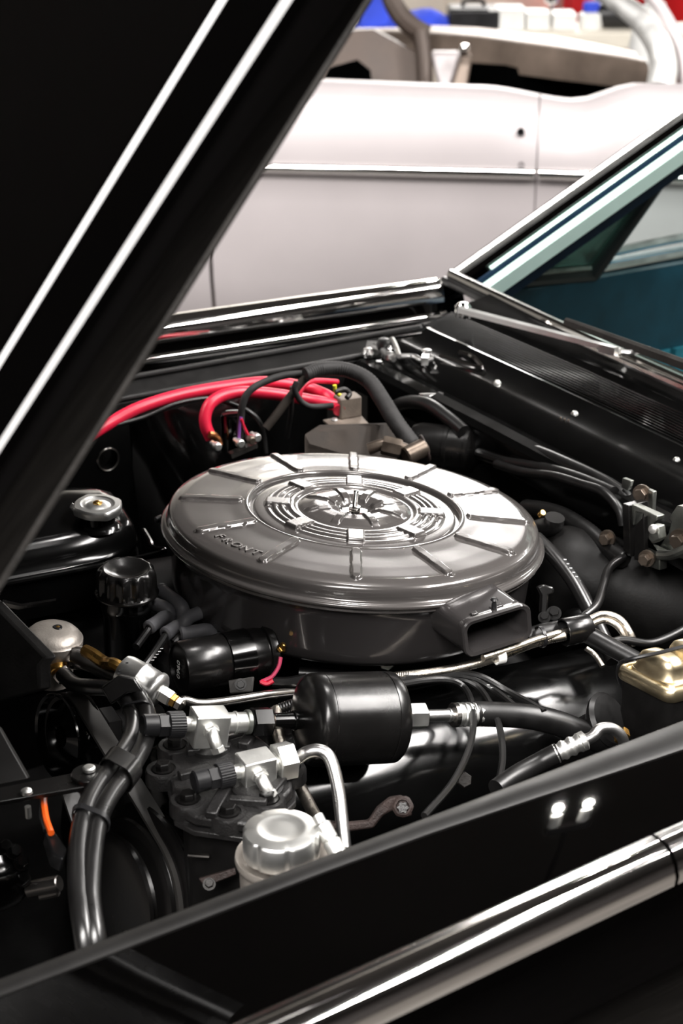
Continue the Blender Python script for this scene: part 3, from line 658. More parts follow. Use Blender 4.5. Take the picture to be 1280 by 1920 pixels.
# ================================================================== the twin hoses and their clips
HZ = .868
def hz(pts): return [at(p[0], p[1], z=p[2] if len(p) > 2 else HZ) for p in pts]
H1 = hz([(118, 1265, .85), (140, 1283, .855), (170, 1288), (205, 1291, .875), (232, 1306, .88), (249, 1340, .88), (246, 1382, .885), (216, 1430, .89), (180, 1478, .893), (157, 1530, .893), (146, 1600, .885), (148, 1680, .875), (158, 1755, .86), (172, 1850, .82)])
H2 = hz([(143, 1233, .855), (170, 1246, .86), (205, 1263, .872), (240, 1284, .882), (264, 1312, .886), (277, 1345, .885), (271, 1392, .886), (243, 1444, .89), (207, 1492, .892), (184, 1540, .89), (173, 1610, .883), (170, 1685, .873), (180, 1760, .857), (194, 1850, .815)])
g = G(); g.tube(H1, lambda t: .0085+.0008*t, 16, 9); solo('coolant_hose', g, 'rubber2', 'left of two thick dark hoses curving down to the near fender', 'hose')
g = G(); g.tube(H2, lambda t: .0088+.0002*t, 16, 9); solo('coolant_hose', g, 'rubber2', 'right of two thick dark hoses curving down to the near fender', 'hose')
def clip(a, b, axd, w, rx, ry, name, lab, m='satin', n=2.5):
    c = (a+b)/2; ex_ = (b-a).normalized(); ad = V(axd).normalized(); ez_ = ad.cross(ex_).normalized(); hl = (b-a).length/2
    def ring(off, k): return [c+ad*off+ex_*((hl*(1 if cos(t) > 0 else -1) if abs(cos(t)) > 1e-6 else 0)+rx*k*cos(t))+ez_*ry*k*sin(t) for t in [2*pi*(i+.5)/28 for i in range(28)]]
    g = G(); g.loft([ring(-w/2, .9), ring(-w/2, 1), ring(w/2, 1), ring(w/2, .9)]); return solo(name, g, m, lab, 'clip', smooth=50)
clip(hz([(213, 1436, .892)])[0], hz([(238, 1450, .89)])[0], H1[8]-H1[7], .026, .0135, .0135, 'hose_clip', 'satin black sleeve holding both hoses beside the bolted bar')
clip(H1[9], H2[9], H1[10]-H1[9], .006, .0118, .0118, 'cable_tie', 'black cable tie low on the twin hoses', 'black')
clip(H1[5].lerp(H1[4], .2), H2[5].lerp(H2[4], .5), H1[5]-H1[4], .004, .0108, .0108, 'cable_tie', 'dark cable tie high on the twin hoses', 'black')
g = G(); bt = [at(px, py, d=depth(H1[4])-.02) for (px, py) in ((188, 1290), (222, 1266), (252, 1272), (270, 1300), (240, 1300), (208, 1322))]
g.prism(bt, fwd*.016); solo('hose_bracket', g, 'satin', 'black folded bracket arching over the twin hoses', 'bracket', bevel=.002)

# ================================================================== pulleys, belt, front brackets
def plane_circle(c, ax, r, n=40):
    u, v, w = frame(ax); return [c+u*r*cos(2*pi*i/n)+v*r*sin(2*pi*i/n) for i in range(n)]
pc = at(108, 1382, z=.80); PA = axis(108, 1382, -1, .18, .47); pr_ = m_px(82, pc)
pul = thing('belt_pulley', 'black belt pulley with open front at the left', 'pulley', pc-Z*pr_)
g = G(); g.lathe(pc, PA, [(0, -.03), (pr_*.25, -.03), (pr_*.25, -.004), (pr_*.5, -.012), (pr_*.8, -.02), (pr_*.9, -.012), (pr_*.94, .0), (pr_, .002), (pr_*1.02, 0), (pr_*.97, -.006), (pr_*.90, -.012), (pr_*.90, -.02), (pr_*.98, -.026), (pr_*1.02, -.030), (pr_*.9, -.032), (0, -.032)], 56); part('wheel', g, 'gloss2', pul, smooth=40)
g = G(); g.cyl(pc-PA*.03, pc-PA*.13, .018, 18, .002); g.hexnut(pc-PA*.05, -PA, .024, .02); part('shaft', g, 'matte', pul)
p2 = at(212, 1690, z=.70); r2 = m_px(175, p2)
g = G(); pf = [(0, 0)]
for kk in range(3): pf += [(r2*(.62+.12*kk), .004-.018*kk), (r2*(.74+.12*kk), 0-.018*kk), (r2*(.75+.12*kk), -.004-.018*kk), (r2*(.66+.12*kk), -.008-.018*kk), (r2*(.68+.12*kk), -.012-.018*kk)]
pf += [(r2*.9, -.055), (0, -.055)]
g.lathe(p2, PA, pf, 64); cp = solo('crank_pulley', g, 'satin', 'large stepped black crank pulley low at the left', 'pulley', smooth=40)
# belt loop: hull of both circles in the pulley plane
u, v, w = frame(PA); off = -.018
def pl2(p): q = p-pc; return (q.dot(u), q.dot(v))
b2c = pl2(p2); Rb1, Rb2 = pr_*.985, r2*.86
pts = [(Rb1*cos(t), Rb1*sin(t)) for t in [2*pi*i/72 for i in range(72)]]+[(b2c[0]+Rb2*cos(t), b2c[1]+Rb2*sin(t)) for t in [2*pi*i/72 for i in range(72)]]
def hull(P):
    P = sorted(set(P)); lo = []; hi = []
    for q in P:
        while len(lo) > 1 and (lo[-1][0]-lo[-2][0])*(q[1]-lo[-2][1])-(lo[-1][1]-lo[-2][1])*(q[0]-lo[-2][0]) <= 0: lo.pop()
        lo.append(q)
    for q in reversed(P):
        while len(hi) > 1 and (hi[-1][0]-hi[-2][0])*(q[1]-hi[-2][1])-(hi[-1][1]-hi[-2][1])*(q[0]-hi[-2][0]) <= 0: hi.pop()
        hi.append(q)
    return lo[:-1]+hi[:-1]
hh = hull(pts); cx = sum(q[0] for q in hh)/len(hh); cy = sum(q[1] for q in hh)/len(hh)
def bring(offa, k): return [pc+u*(cx+(q[0]-cx)*k)+v*(cy+(q[1]-cy)*k)+w*offa for q in hh]
g = G(); g.loft([bring(off-.013, .95), bring(off-.013, 1), bring(off+.010, 1), bring(off+.010, .95)]); solo('drive_belt', g, 'belt', 'black rubber drive belt looping over the left pulleys', 'belt', smooth=40)
# bar with a round bolted end
bz = .895
br = thing('adjuster_bar', 'flat black bar with a bolted round end at the left edge', 'bracket', at(90, 1480, z=bz-.01))
g = G(); A_, B_ = at(-60, 1500, z=bz), at(168, 1458, z=bz); d_ = (B_-A_).normalized(); sd = d_.cross(Z).normalized(); w_ = .014
g.prism([A_-sd*w_*.8, A_+sd*w_*.8, B_+sd*w_, B_-sd*w_], -Z*.005)
part('bar', g, 'satin', br, bevel=.001)
g = G(); q = at(166, 1450, z=bz+.004); g.lathe(q-Z*.012, Z, [(0, 0), (.0165, 0), (.0165, .012), (.0155, .013), (0, .013)], 32); part('round_end', g, 'satin', br)
g = G(); q = at(167, 1444, z=bz+.006); g.lathe(q, Z, [(.006, 0), (.006, .003), (.0045, .0042), (0, .0045)], 16); part('rivet', g, 'zinc', br)
g = G(); q = at(50, 1487, z=bz+.001); g.lathe(q, Z, [(.0055, 0), (.005, .003), (.003, .0045), (0, .005)], 16); part('screw', g, 'zinc', br)
g = G(); q = at(52, 1512, z=bz-.012); g.cyl(q, q-Z*.012, .003, 10); part('screw_tip', g, 'zinc', br)
g = G(); g.tube([at(px, py, z=.88) for (px, py) in ((82, 1490), (83, 1515), (87, 1538), (96, 1562))], .0032, 8, 6); solo('orange_wire', g, 'orange', 'short bright orange wire under the flat bar', 'wire')
g = G(); g.tube([at(px, py, z=.879) for (px, py) in ((78, 1495), (77, 1530), (84, 1558))], .002, 8, 5); solo('grey_wire', g, 'rubber2', 'thin dark wire beside the orange wire', 'wire')
g = G(); q = [at(px, py, z=.875) for (px, py) in ((84, 1556), (102, 1556), (126, 1590), (118, 1612), (98, 1600))]; g.prism(q, V((.0, .01, -.02))); solo('wire_connector', g, 'black', 'black plug connector at the end of the orange wire', 'connector', bevel=.002)
# radiator shroud edge and plate at the left
g = G(); q = [at(px, py, d=dd) for (px, py, dd) in ((-40, 1105, 1.82), (8, 1128, 1.80), (108, 1230, 1.72), (96, 1246, 1.72), (96, 1292, 1.72), (-40, 1330, 1.74))]
g.prism(q, V((-.012, .004, 0))); sh = solo('fan_shroud', g, 'matte', 'dark sloping fan shroud panel cut off by the left edge', 'shroud', bevel=.002)
g = G(); q = [at(px, py, d=dd) for (px, py, dd) in ((6, 1124, 1.80), (40, 1132, 1.88), (105, 1122, 2.0), (105, 1126, 2.0), (40, 1137, 1.88), (6, 1130, 1.80))]; g.prism(q, V((-.004, 0, -.003))); part('rim', g, 'satin', sh)
g = G(); q = [at(px, py, d=dd) for (px, py, dd) in ((-40, 1330, 1.55), (0, 1368, 1.55), (53, 1460, 1.52), (-40, 1480, 1.52))]; g.prism(q, fwd*.01); solo('support_plate', g, 'flange', 'grey black support plate above the flat bar', 'plate', bevel=.001)
# alternator fragments at the lower left
alt = thing('alternator', 'glossy black alternator housing at the lower left edge', 'alternator', at(0, 1700, z=.70))
o = at(-6, 1640, z=.80); g = G(); g.lathe(o, PA*-1, [(0, .02), (.010, .022), (.028, .018), (.034, .008), (.036, -.01), (.036, -.06), (0, -.06)], 40, lobes=7, lam=.05); part('housing', g, 'gloss2', alt)
for (px, py) in ((8, 1588), (28, 1598), (40, 1618), (14, 1655), (42, 1648)): bolt(alt, at(px, py, d=depth(o)-.02), -ray(px, py)+V((.3, 0, .3)), .0055, 'gloss2', .006)
g = G(); g.cyl(at(52, 1668, d=depth(o)-.01), at(112, 1656, d=depth(o)-.02), .008, 14, .001); g.cyl(at(74, 1680, d=depth(o)-.01), at(110, 1672, d=depth(o)-.015), .0045, 10, .001); part('through_bolt', g, 'steel', alt)

# ================================================================== coolant tank and its cap, oil filler
tk = thing('coolant_tank', 'glossy black coolant tank with tapered right end at the far left', 'tank', at(150, 1090, z=.82))
T0, T1 = at(-60, 1096, z=.885), at(262, 1034, z=.885)           # lower front edge
tdx = (T1-T0).normalized(); tdy = V((-tdx.y, tdx.x, 0)).normalized()
if tdy.y < 0: tdy = -tdy
def tring(c, s, sy):                                      # section across, s scales
    q = [(-.002, -.06), (-.004, -.012), (-.003, -.002), (.002, .001), (.004, .010), (.010, .022), (.018, .029), (.030, .033), (.085, .045), (.12, .047), (.15, .040), (.17, .02), (.175, -.06)]
    return [c+tdy*(.02+(y_-.02)*sy+(1-sy)*.05)+Z*(z_*s if z_ > 0 else z_) for (y_, z_) in q]
Lt = (T1-T0).length
g = G(); g.loft([tring(T0+tdx*x_, s_, sy) for (x_, s_, sy) in ((-.15, 1, 1), (0, 1, 1), (Lt*.55, 1, 1), (Lt*.75, .98, .95), (Lt*.93, .93, .80), (Lt*1.0, .85, .66), (Lt*1.035, .65, .55), (Lt*1.05, .3, .48), (Lt*1.055, .02, .44))], closed=False, c0=True, c1=True)
tb = part('body', g, 'gloss2', tk, smooth=50)
g = G(); g.loft([[p+V((0, -.004*k, -.003+.0*k)) for p in (T0+tdx*x_+Z*(-.004) for x_ in (-.15, Lt*.98, Lt*1.06))] for k in (0, 1)], closed=False)
g = G(); g.tube([T0-tdx*.15+Z*-.006-tdy*.004, T1-Z*.006-tdy*.004, T1+tdx*.022+tdy*.02-Z*.006, T1+tdx*.03+tdy*.07-Z*.006], .0035, 8, 6); part('seam', g, 'gloss2', tb)
p = at(183, 950, z=.937); r = m_px(44, p)
g = G(); g.lathe(p-Z*.022, Z, [(r*1.0, -.004), (r*.9, .0), (r*.72, .003), (r*.72, .018), (0, .018)], 32); part('neck', g, 'gloss2', tk)
tn = V((.02, -.05, 1)).normalized()
g = G(); prof = [(r*.8, -.007), (r*.99, -.006), (r*1.02, -.001), (r*1.0, .003), (r*.95, .0045), (r*.74, .005), (r*.70, .003), (r*.60, .002), (r*.50, .003), (r*.40, .0045), (r*.2, .005), (0, .005)]
u_, v_, w_ = frame(tn); rs = []
for (rad, h) in prof:
    k = 1 if rad > r*.9 else 0
    rs.append([p+tn*h+(u_*cos(t)+v_*sin(t))*rad*(1+.09*k*(max(0, cos(2*t))**12+.8*max(0, -cos(2*t))**12)) for t in [2*pi*i/64 for i in range(64)]] if rad else [p+tn*h+(u_*cos(t)+v_*sin(t))*.0005 for t in [2*pi*i/64 for i in range(64)]])
g.loft(rs, c1=True); cap = part('pressure_cap', g, 'trim', tk, label='silver pressure cap with brass rivet', smooth=40)
g = G(); g.lathe(p+tn*.004, tn, [(r*.21, 0), (r*.20, .002), (r*.12, .0035), (0, .004)], 16); part('brass_rivet', g, 'brass', cap)
g = G(); q = at(140, 962, z=.918); g.tube([q, q+V((-.004, 0, .006)), q+V((0, 0, .012))], .003, 8, 4); part('ear', g, 'zinc', tk)

p = at(237, 1083, z=.915); r = m_px(60, p)
of = thing('oil_filler', 'black oil filler tube with scalloped twist cap', 'oil filler', p-Z*.12)
tn = V((.02, -.04, 1)).normalized()
g = G(); g.lathe(p-tn*.13, tn, [(r*.74, 0), (r*.76, .085), (r*.80, .09), (r*.80, .096), (r*.78, .10), (r*.76, .112), (r*.62, .115), (0, .115)], 40); part('tube', g, 'gloss2', of)
g = G(); u_, v_, w_ = frame(tn); rs = []
for (rad, h, k) in ((.85, -.020, 0), (.99, -.020, 0), (1.01, -.018, 0), (.99, -.0165, 0), (.93, -.015, .02), (.91, -.008, .055), (.89, .004, .055), (.86, .009, .05), (.80, .012, .03), (.74, .013, .0), (.68, .0125, 0), (.5, .008, 0), (.25, .0055, 0), (.01, .005, 0)):
    rs.append([p+tn*h+(u_*cos(t)+v_*sin(t))*r*rad*(1+k*cos(12*t)) for t in [2*pi*i/144 for i in range(144)]])
g.loft(rs, c1=True); part('twist_cap', g, 'satin', of, label='black scalloped cap with dished top', smooth=50)

# ================================================================== receiver drier, upper service valve line
AD = axis(650, 1350, -1, .035, .40)                       # common axis, pointing to the front
o, s, = at(575, 1350, d=1.735), 1.735/F
sl = s/sqrt(1-.16)
r = 88*s
dr = thing('receiver_drier', 'black cylindrical receiver drier canister above the valve cover', 'drier', o-Z*r)
L = 168*sl
g = G(); g.lathe(o, -AD, [(0, -.006), (r*.25, -.006), (r*.5, -.005), (r*.82, -.002), (r*.94, .001), (r, .006), (r, L*.15), (r*1.012, L*.155), (r*1.012, L*.165), (r*1.0, L*.17), (r, L*.83), (r*.985, L*.835), (r*.985, L*.845), (r, L*.85), (r*.99, L*.95), (r*.93, L*.985), (r*.8, L*1.0), (r*.4, L*1.03), (0, L*1.03)], 64); part('canister', g, 'satin', dr, smooth=40)
def seg(t0, t1): return o+AD*(t0*sl), o+AD*(t1*sl)        # distances in px to the left of the face centre
def cyl_on(th, name, t0, t1, rpx, m, hexa=False, bev=.0006, **kw):
    a_, b_ = seg(t0, t1); g = G()
    if hexa: g.lathe(a_, b_-a_, [(0, 0), (rpx*s*.9, 0), (rpx*s, .0015), (rpx*s, (b_-a_).length-.0015), (rpx*s*.9, (b_-a_).length), (0, (b_-a_).length)], 6, ph=.35)
    else: g.cyl(a_, b_, rpx*s, 28, bev)
    return part(name, g, m, th, smooth=30, **kw)
cyl_on(dr, 'port_collar', 0, 22, 17, 'gloss2'); cyl_on(dr, 'port_bead', 20, 26, 19, 'gloss2'); cyl_on(dr, 'port_tube', 24, 68, 15, 'gloss2'); cyl_on(dr, 'port_ring', 62, 66, 16, 'bronze'); cyl_on(dr, 'port_nut', 66, 102, 28, 'gloss2', True)
sv = thing('service_valve', 'silver service valve block with black knurled cap, the upper of two', 'valve', seg(160, 160)[0]-Z*.04)
def valve(th, o, A, s, sl, t_cap, bpx, dia):
    def sg_(t): return o+A*(t*sl)
    upv = (Z-A*A.z).normalized(); side = A.cross(upv).normalized()
    if side.dot(fwd) > 0: side = -side
    t0 = t_cap
    def C(name, ta, tb, rpx, m, hexa=False, knurl=False, bev=.0006):
        a_, b_ = sg_(ta), sg_(tb); g = G(); Lc = (b_-a_).length; R = rpx*s
        if hexa: g.lathe(a_, b_-a_, [(0, 0), (R*.9, 0), (R, .001), (R, Lc-.001), (R*.9, Lc), (0, Lc)], 6, ph=.35)
        elif knurl: g.lathe(a_, b_-a_, [(0, 0), (R*.94, 0), (R, .0008), (R, Lc-.0008), (R*.94, Lc), (0, Lc)], 96, lobes=32, lam=.022)
        else: g.cyl(a_, b_, R, 28, bev)
        return part(name, g, m, th, smooth=30)
    C('block_neck', t0-10, t0-24, 13, 'zinc'); 
    cp = C('valve_cap', t0+44, t0+72, 21, 'black', bev=.0015); C('cap_hex', t0+26, t0+46, 22, 'black', True); C('cap_knurl', t0, t0+28, 24, 'black', False, True)
    C('stem', t0-16, t0+1, 14, 'zinc')
    c = sg_(t0-14-bpx)
    g = G(); g.box(c-upv*.004, (bpx*sl*.98, .0135, .0175), (A, side, upv)); part('block', g, 'zinc', th, bevel=.0016)
    g = G(); g.lathe(c-upv*.021, -upv, [(.0135, 0), (.0135, .008), (.0165, .009), (.0165, .013), (0, .013)], 24); part('base_nut', g, 'zincdull', th)
    # elbow service port
    q0 = c+side*.012+A*.002; d1 = (side*.9+A*.1-upv*.15).normalized(); d2 = (side*.35-A*.35-upv*.8).normalized()
    g = G(); g.hexnut(q0, d1, .008, .007); g.tube([q0+d1*.006, q0+d1*.010, q0+d1*.013+d2*.005, q0+d1*.013+d2*.016], .0062, 14, 5); g.hexnut(q0+d1*.013+d2*.010, d2, .0075, .006); part('service_port', g, 'zinc', th, smooth=40)
    return C, sg_
C1, sg1 = valve(sv, o, AD, s, sl, 222, 31, 1)
C1('outlet', 102, 150, 19, 'zinc'); C1('outlet_ring', 104, 112, 23, 'zincdull'); C1('outlet_thread', 128, 133, 21, 'zinc')
# right hand side of the drier
pf_ = thing('drier_outlet_fitting', 'silver hex fitting and crimped ferrule on the right of the drier', 'fitting', seg(-190, -190)[0]-Z*.03)
def cr(name, t0, t1, rpx, m, hexa=False, bev=.0006): return cyl_on(pf_, name, -t0, -t1, rpx, m, hexa, bev)
cr('black_stub', 166, 190, 16, 'gloss2'); cr('hex_nut', 188, 226, 26, 'zinc', True); cr('pipe', 224, 282, 12, 'alu'); cr('pipe_ring', 272, 277, 14, 'alu'); cr('flange', 280, 290, 24, 'steel')
a_, b_ = seg(-288, -340); g = G(); Lc = (b_-a_).length; R = 24*s
g.lathe(a_, b_-a_, [(R*.5, 0), (R*.95, 0), (R, .002)]+[(R*(1.0 if i % 4 in (0, 3) else .90), .004+(Lc-.008)*i/16) for i in range(17)]+[(R, Lc-.002), (R*.95, Lc), (R*.5, Lc)], 48, lobes=8, lam=.02); part('crimp_ferrule', g, 'zinc', pf_, smooth=40)
e = b_; dd = depth(e)
g = G(); g.tube([e+AD*.01, e, at(985, 1343, d=dd+.01), at(1045, 1356, d=dd+.02), at(1095, 1376, d=dd+.03), at(1140, 1398, d=dd+.05), at(1175, 1430, d=dd+.09)], m_px(24, e), 20, 9); solo('refrigerant_hose', g, 'rubber', 'thick black rubber hose leaving the crimped drier fitting', 'hose')
# second crimped hose by the fender
h2 = thing('crimped_hose', 'black hose with crimped ferrule and bent silver pipe beside the near fender', 'hose', at(1080, 1400, z=.87))
q0, q1 = at(1040, 1414, d=1.70), at(1100, 1386, d=1.70); d_ = (q1-q0).normalized(); Lc = (q1-q0).length; R = m_px(19, q0)
g = G(); g.lathe(q0, d_, [(R*.5, 0), (R, .001)]+[(R*(1.0 if i % 4 in (0, 3) else .86), .002+(Lc*.75)*i/12) for i in range(13)]+[(R*.8, Lc*.8), (R*1.0, Lc*.83), (R*1.0, Lc*.95), (R*.6, Lc)], 24); part('ferrule', g, 'zinc', h2, smooth=40)
g = G(); g.tube([q1-d_*.004, q1+d_*.006, at(1124, 1367, d=1.705), at(1146, 1366, d=1.71), at(1163, 1378, d=1.715), at(1170, 1395, d=1.72)], m_px(11, q1), 14, 7); part('bent_pipe', g, 'alu', h2)
g = G(); g.hexnut(at(1160, 1376, d=1.72), V((.6, -.2, -.5)), .009, .008); part('brass_nut', g, 'brass', h2)
g = G(); g.tube([q0+d_*.004, q0, at(1010, 1430, d=1.70), at(970, 1452, d=1.69), at(930, 1480, d=1.67)], m_px(19, q0), 16, 6); part('rubber_end', g, 'rubber', h2)

# ================================================================== compressor
cmp_ = thing('compressor', 'rough black cast compressor head with bolts at lower left', 'compressor', at(430, 1480, z=.74))
hz_ = .862; tilt = lambda p: p
poly = [(318, 1400), (345, 1372), (430, 1385), (475, 1372), (545, 1428), (548, 1478), (505, 1520), (470, 1545), (365, 1530), (330, 1512), (318, 1455)]
P_ = [at(px, py, z=hz_) for (px, py) in poly]
g = G(); g.prism([p-Z*.012 for p in P_], Z*.012); head = part('head', g, 'shrivel', cmp_, bevel=.003)
cen = sum(P_, V())/len(P_)
g = G(); g.prism([cen+(p-cen)*1.05-Z*.020 for p in P_], Z*.006); part('gasket_plate', g, 'shrivel', cmp_, bevel=.001)
g = G(); g.prism([cen+(p-cen)*.80-Z*.20 for p in P_], Z*.178); part('crankcase', g, 'matte', cmp_, bevel=.004)
g = G()
for (a_, b_, w) in (((350, 1408), (430, 1400), .006), ((335, 1455), (395, 1440), .005), ((395, 1530), (425, 1475), .006), ((430, 1500), (500, 1505), .004), ((455, 1400), (470, 1380), .006), ((505, 1490), (530, 1460), .005), ((330, 1480), (370, 1492), .004)):
    q0, q1 = at(*a_, z=hz_+.003), at(*b_, z=hz_+.003); d_ = (q1-q0); g.box((q0+q1)/2, (d_.length/2, w, .004), (d_.normalized(), Z.cross(d_).normalized(), Z))
part('cast_rib', g, 'shrivel', cmp_, bevel=.0015)
for (px, py) in ((328, 1398), (306, 1443), (352, 1500), (428, 1524), (500, 1500), (540, 1440)):
    p = at(px, py, z=hz_); g = G(); g.lathe(p-Z*.014, Z, [(.018, 0), (.018, .012), (.0165, .0155), (.0125, .0155), (.0115, .013), (0, .013)], 24); part('boss', g, 'shrivel', cmp_)
    bolt(cmp_, p+Z*.001, Z, .0075, 'satin', .007)
g = G(); q = sg1(222-14-31); g.lathe(V((q.x, q.y, hz_-.004)), Z, [(.022, 0), (.021, .008), (.015, .011), (0, .011)], 28); part('valve_seat', g, 'shrivel', cmp_); g = G(); q2 = at(483, 1478, z=hz_); g.lathe(q2-Z*.004, Z, [(.026, 0), (.025, .007), (.018, .010), (0, .010)], 28); part('valve_seat', g, 'shrivel', cmp_)
# lower service valve
A2 = axis(470, 1440, -155, 36, .34); o2 = at(545, 1424, d=1.655); s2 = 1.655/F; sl2 = s2/sqrt(1-.34**2)
sv2 = thing('service_valve', 'silver service valve with black cap, the lower of two beside the reservoir', 'valve', o2+A2*(75*sl2)-Z*.04)
C2, sg2 = valve(sv2, o2, A2, s2, sl2, 112, 31, 1)
C2('outlet', 20, 42, 17, 'zinc'); C2('outlet_ring', 26, 31, 20, 'zinc'); C2('pipe_nut', -4, 30, 37, 'zinc', True)
g = G(); g.tube([o2+A2*.004, o2-A2*.008, at(575, 1411, d=1.652), at(596, 1407, d=1.65), at(614, 1416, d=1.648), at(625, 1440, d=1.645), at(634, 1480, d=1.64), at(640, 1530, d=1.63), at(646, 1590, d=1.62)], m_px(12.5, o2), 18, 8); solo('discharge_pipe', g, 'alu', 'silver pipe bending from the lower valve down behind the fender', 'pipe')

# ================================================================== power steering reservoir
p = at(527, 1556, z=.905); r = m_px(73, p)
ps = thing('steering_reservoir', 'steering fluid reservoir with polished silver cap behind the near fender', 'reservoir', p-Z*.12)
g = G(); rs = []
for (rad, h, k) in ((.9, -.024, .0), (1.0, -.0235, .02), (1.01, -.013, .035), (1.0, -.002, .035), (.975, -.0004, .033), (.95, .0006, .03), (.88, .0013, .01), (.66, .0022, 0), (.58, .0023, 0), (.55, .0018, 0), (.3, .0019, 0), (.01, .002, 0)):
    rs.append([p+Z*h+(X*cos(t)+Y*sin(t))*r*rad*(1-k*(max(0, cos(7*t+.4))**6)*1.6) for t in [2*pi*i/140 for i in range(140)]])
g.loft(rs, c1=True); part('cap', g, 'trim', ps, label='polished scalloped silver cap', smooth=32)
g = G(); g.lathe(p-Z*.028, Z, [(r*1.06, -.09), (r*1.10, -.02), (r*1.10, -.008), (r*1.18, -.006), (r*1.22, -.001), (r*1.20, .003), (r*1.12, .002), (r*.95, -.004), (0, -.004)], 48); part('body', g, 'greycast', ps, smooth=50)
g = G(); q = at(617, 1570, z=.90); d_ = axis(617, 1570, .55, 1, .2); g.cyl(q-d_*.014, q+d_*.004, .0075, 16, .002); g.cyl(q+d_*.003, q+d_*.02, .0085, 16, .002); g.cyl(q-d_*.022, q-d_*.013, .005, 12); part('return_fitting', g, 'zinc', ps)
g = G(); g.tube([at(px, py, d=dd) for (px, py, dd) in ((518, 1330, 1.80), (520, 1370, 1.77), (535, 1420, 1.74), (560, 1470, 1.71), (588, 1525, 1.67), (606, 1556, 1.64))], lambda t: .0062, 12, 22, ribs=.035); solo('braided_hose', g, 'braid', 'braided steel hose running down to the silver-capped reservoir', 'hose')

# ================================================================== hoses, ties and wires right of the snorkel
BH = [(700, 1275, .845), (745, 1268, .85), (800, 1262, .855), (860, 1252, .86), (920, 1236, .865), (975, 1215, .868)]
g = G(); g.tube(hz(BH+[(1010, 1203, .87), (1060, 1192, .873)]), .0052, 10, 26, ribs=.04); solo('braided_hose', g, 'braid', 'braided steel hose passing below the snorkel', 'hose')
g = G(); g.tube(hz([(905, 1234, .875), (960, 1216, .875), (1010, 1198, .876), (1065, 1182, .876), (1100, 1164, .876), (1130, 1152, .876), (1160, 1160, .872), (1180, 1185, .86), (1190, 1210, .845)]), .0042, 10, 20, ribs=.03); solo('braided_hose', g, 'braid', 'upper braided hose looping over beyond the black clamp', 'hose')
g = G(); g.tube(hz([(1080, 1186, .872), (1105, 1172, .872), (1132, 1163, .87), (1155, 1172, .866), (1172, 1195, .853), (1178, 1215, .84)]), .0038, 10, 20, ribs=.03); solo('braided_hose', g, 'braid', 'inner braided hose looping beyond the black clamp', 'hose')
g = G(); g.tube(hz([(985, 1196, .868), (1020, 1186, .87), (1075, 1178, .87), (1110, 1194, .868), (1150, 1216, .862), (1195, 1240, .855)]), .0105, 16, 8); solo('heater_hose', g, 'rubber', 'black hose through the clamp toward the brake reservoir', 'hose')
a_, b_ = at(1056, 1186, z=.875), at(1102, 1176, z=.875); d_ = (b_-a_).normalized(); g = G()
R = .0155; g.lathe(a_, d_, [(R*.9, 0), (R, 0), (R*1.03, .001), (R*1.03, (b_-a_).length-.001), (R, (b_-a_).length), (R*.9, (b_-a_).length)], 32); solo('hose_clamp', g, 'satin', 'satin black sleeve clamp holding hoses beside the snorkel', 'clamp', smooth=40)
def tie(p, d_, r, w, lab, m):
    g = G(); g.lathe(p-V(d_).normalized()*w/2, d_, [(r*.9, 0), (r, 0), (r, w), (r*.9, w)], 20); solo('cable_tie', g, m, lab, 'cable tie')
tie(at(1013, 1194, z=.873), b_-a_, .0125, .004, 'black cable tie around hoses between snorkel and clamp', 'black')
tie(at(936, 1231, z=.869), b_-a_, .0085, .010, 'white collar on the braided hose under the snorkel', 'white')
dz = 1.80
for pts, lab in (([(745, 1285), (800, 1276), (845, 1276), (872, 1292), (886, 1330), (882, 1395), (850, 1465), (795, 1530)], 'looping down farthest left over the valve cover'),
                 ([(745, 1280), (830, 1270), (880, 1278), (910, 1305), (935, 1360), (942, 1420), (933, 1475)], 'second from the drier, dropping behind the hose'),
                 ([(750, 1275), (830, 1266), (885, 1271), (925, 1293), (962, 1322), (980, 1340)], 'third from the drier, with white print'),
                 ([(760, 1270), (850, 1262), (900, 1268), (950, 1295), (1000, 1322), (1020, 1335)], 'nearest the firewall of the four')):
    t = thing('plug_wire', 'black plug wire '+lab, 'wire', at(*pts[2], d=dz), 'four plug wires over the near valve cover')
    g = G(); g.tube([at(px, py, d=1.86-.0009*max(0, py-1290)-(.02 if 'left' in lab else 0)) for (px, py) in pts], .0037, 8, 7); ww = part('wire', g, 'rubber', t)
    if 'print' in lab:
        g = G()
        for k in range(6): g.box(at(915+k*7, 1284+k*5.4, d=1.855), (.0014, .0004, .0002), frame(-ray(900, 1280)))
        part('print', g, 'print', ww)
# valve cover bolt, rusty lever
p = at(867, 1462, d=1.73); b_ = solo('cover_bolt', G().hexnut(p, V((-.2, -.8, .5)), .008, .008), 'dusty', 'small dark bolt on the side of the valve cover', 'bolt')
ru = thing('rusty_lever', 'rusty brown lever with a notched round end above the fender', 'lever', at(730, 1540, z=.82))
g = G(); q = [at(px, py, d=1.63) for (px, py) in ((600, 1538), (640, 1545), (690, 1540), (707, 1515), (730, 1497), (752, 1493), (770, 1508), (772, 1530), (755, 1535), (735, 1520), (718, 1530), (700, 1553), (650, 1560), (600, 1552))]
g.prism(q, fwd*.012); part('arm', g, 'rust', ru, bevel=.002)
p = at(755, 1514, d=1.625); g = G(); R = m_px(20, p); g.lathe(p+fwd*.006, -ray(755, 1514), [(R, 0), (R, .004), (R*.8, .006), (R*.62, .006), (R*.55, .002), (0, .002)], 30, lobes=6, lam=.03); part('hub', g, 'rust', ru)
g = G(); g.lathe(p, -ray(755, 1514), [(0, 0), (R*.5, 0), (R*.48, .004), (0, .004)], 24, lobes=6, lam=.2); part('splined_bolt', g, 'shrivel', ru)

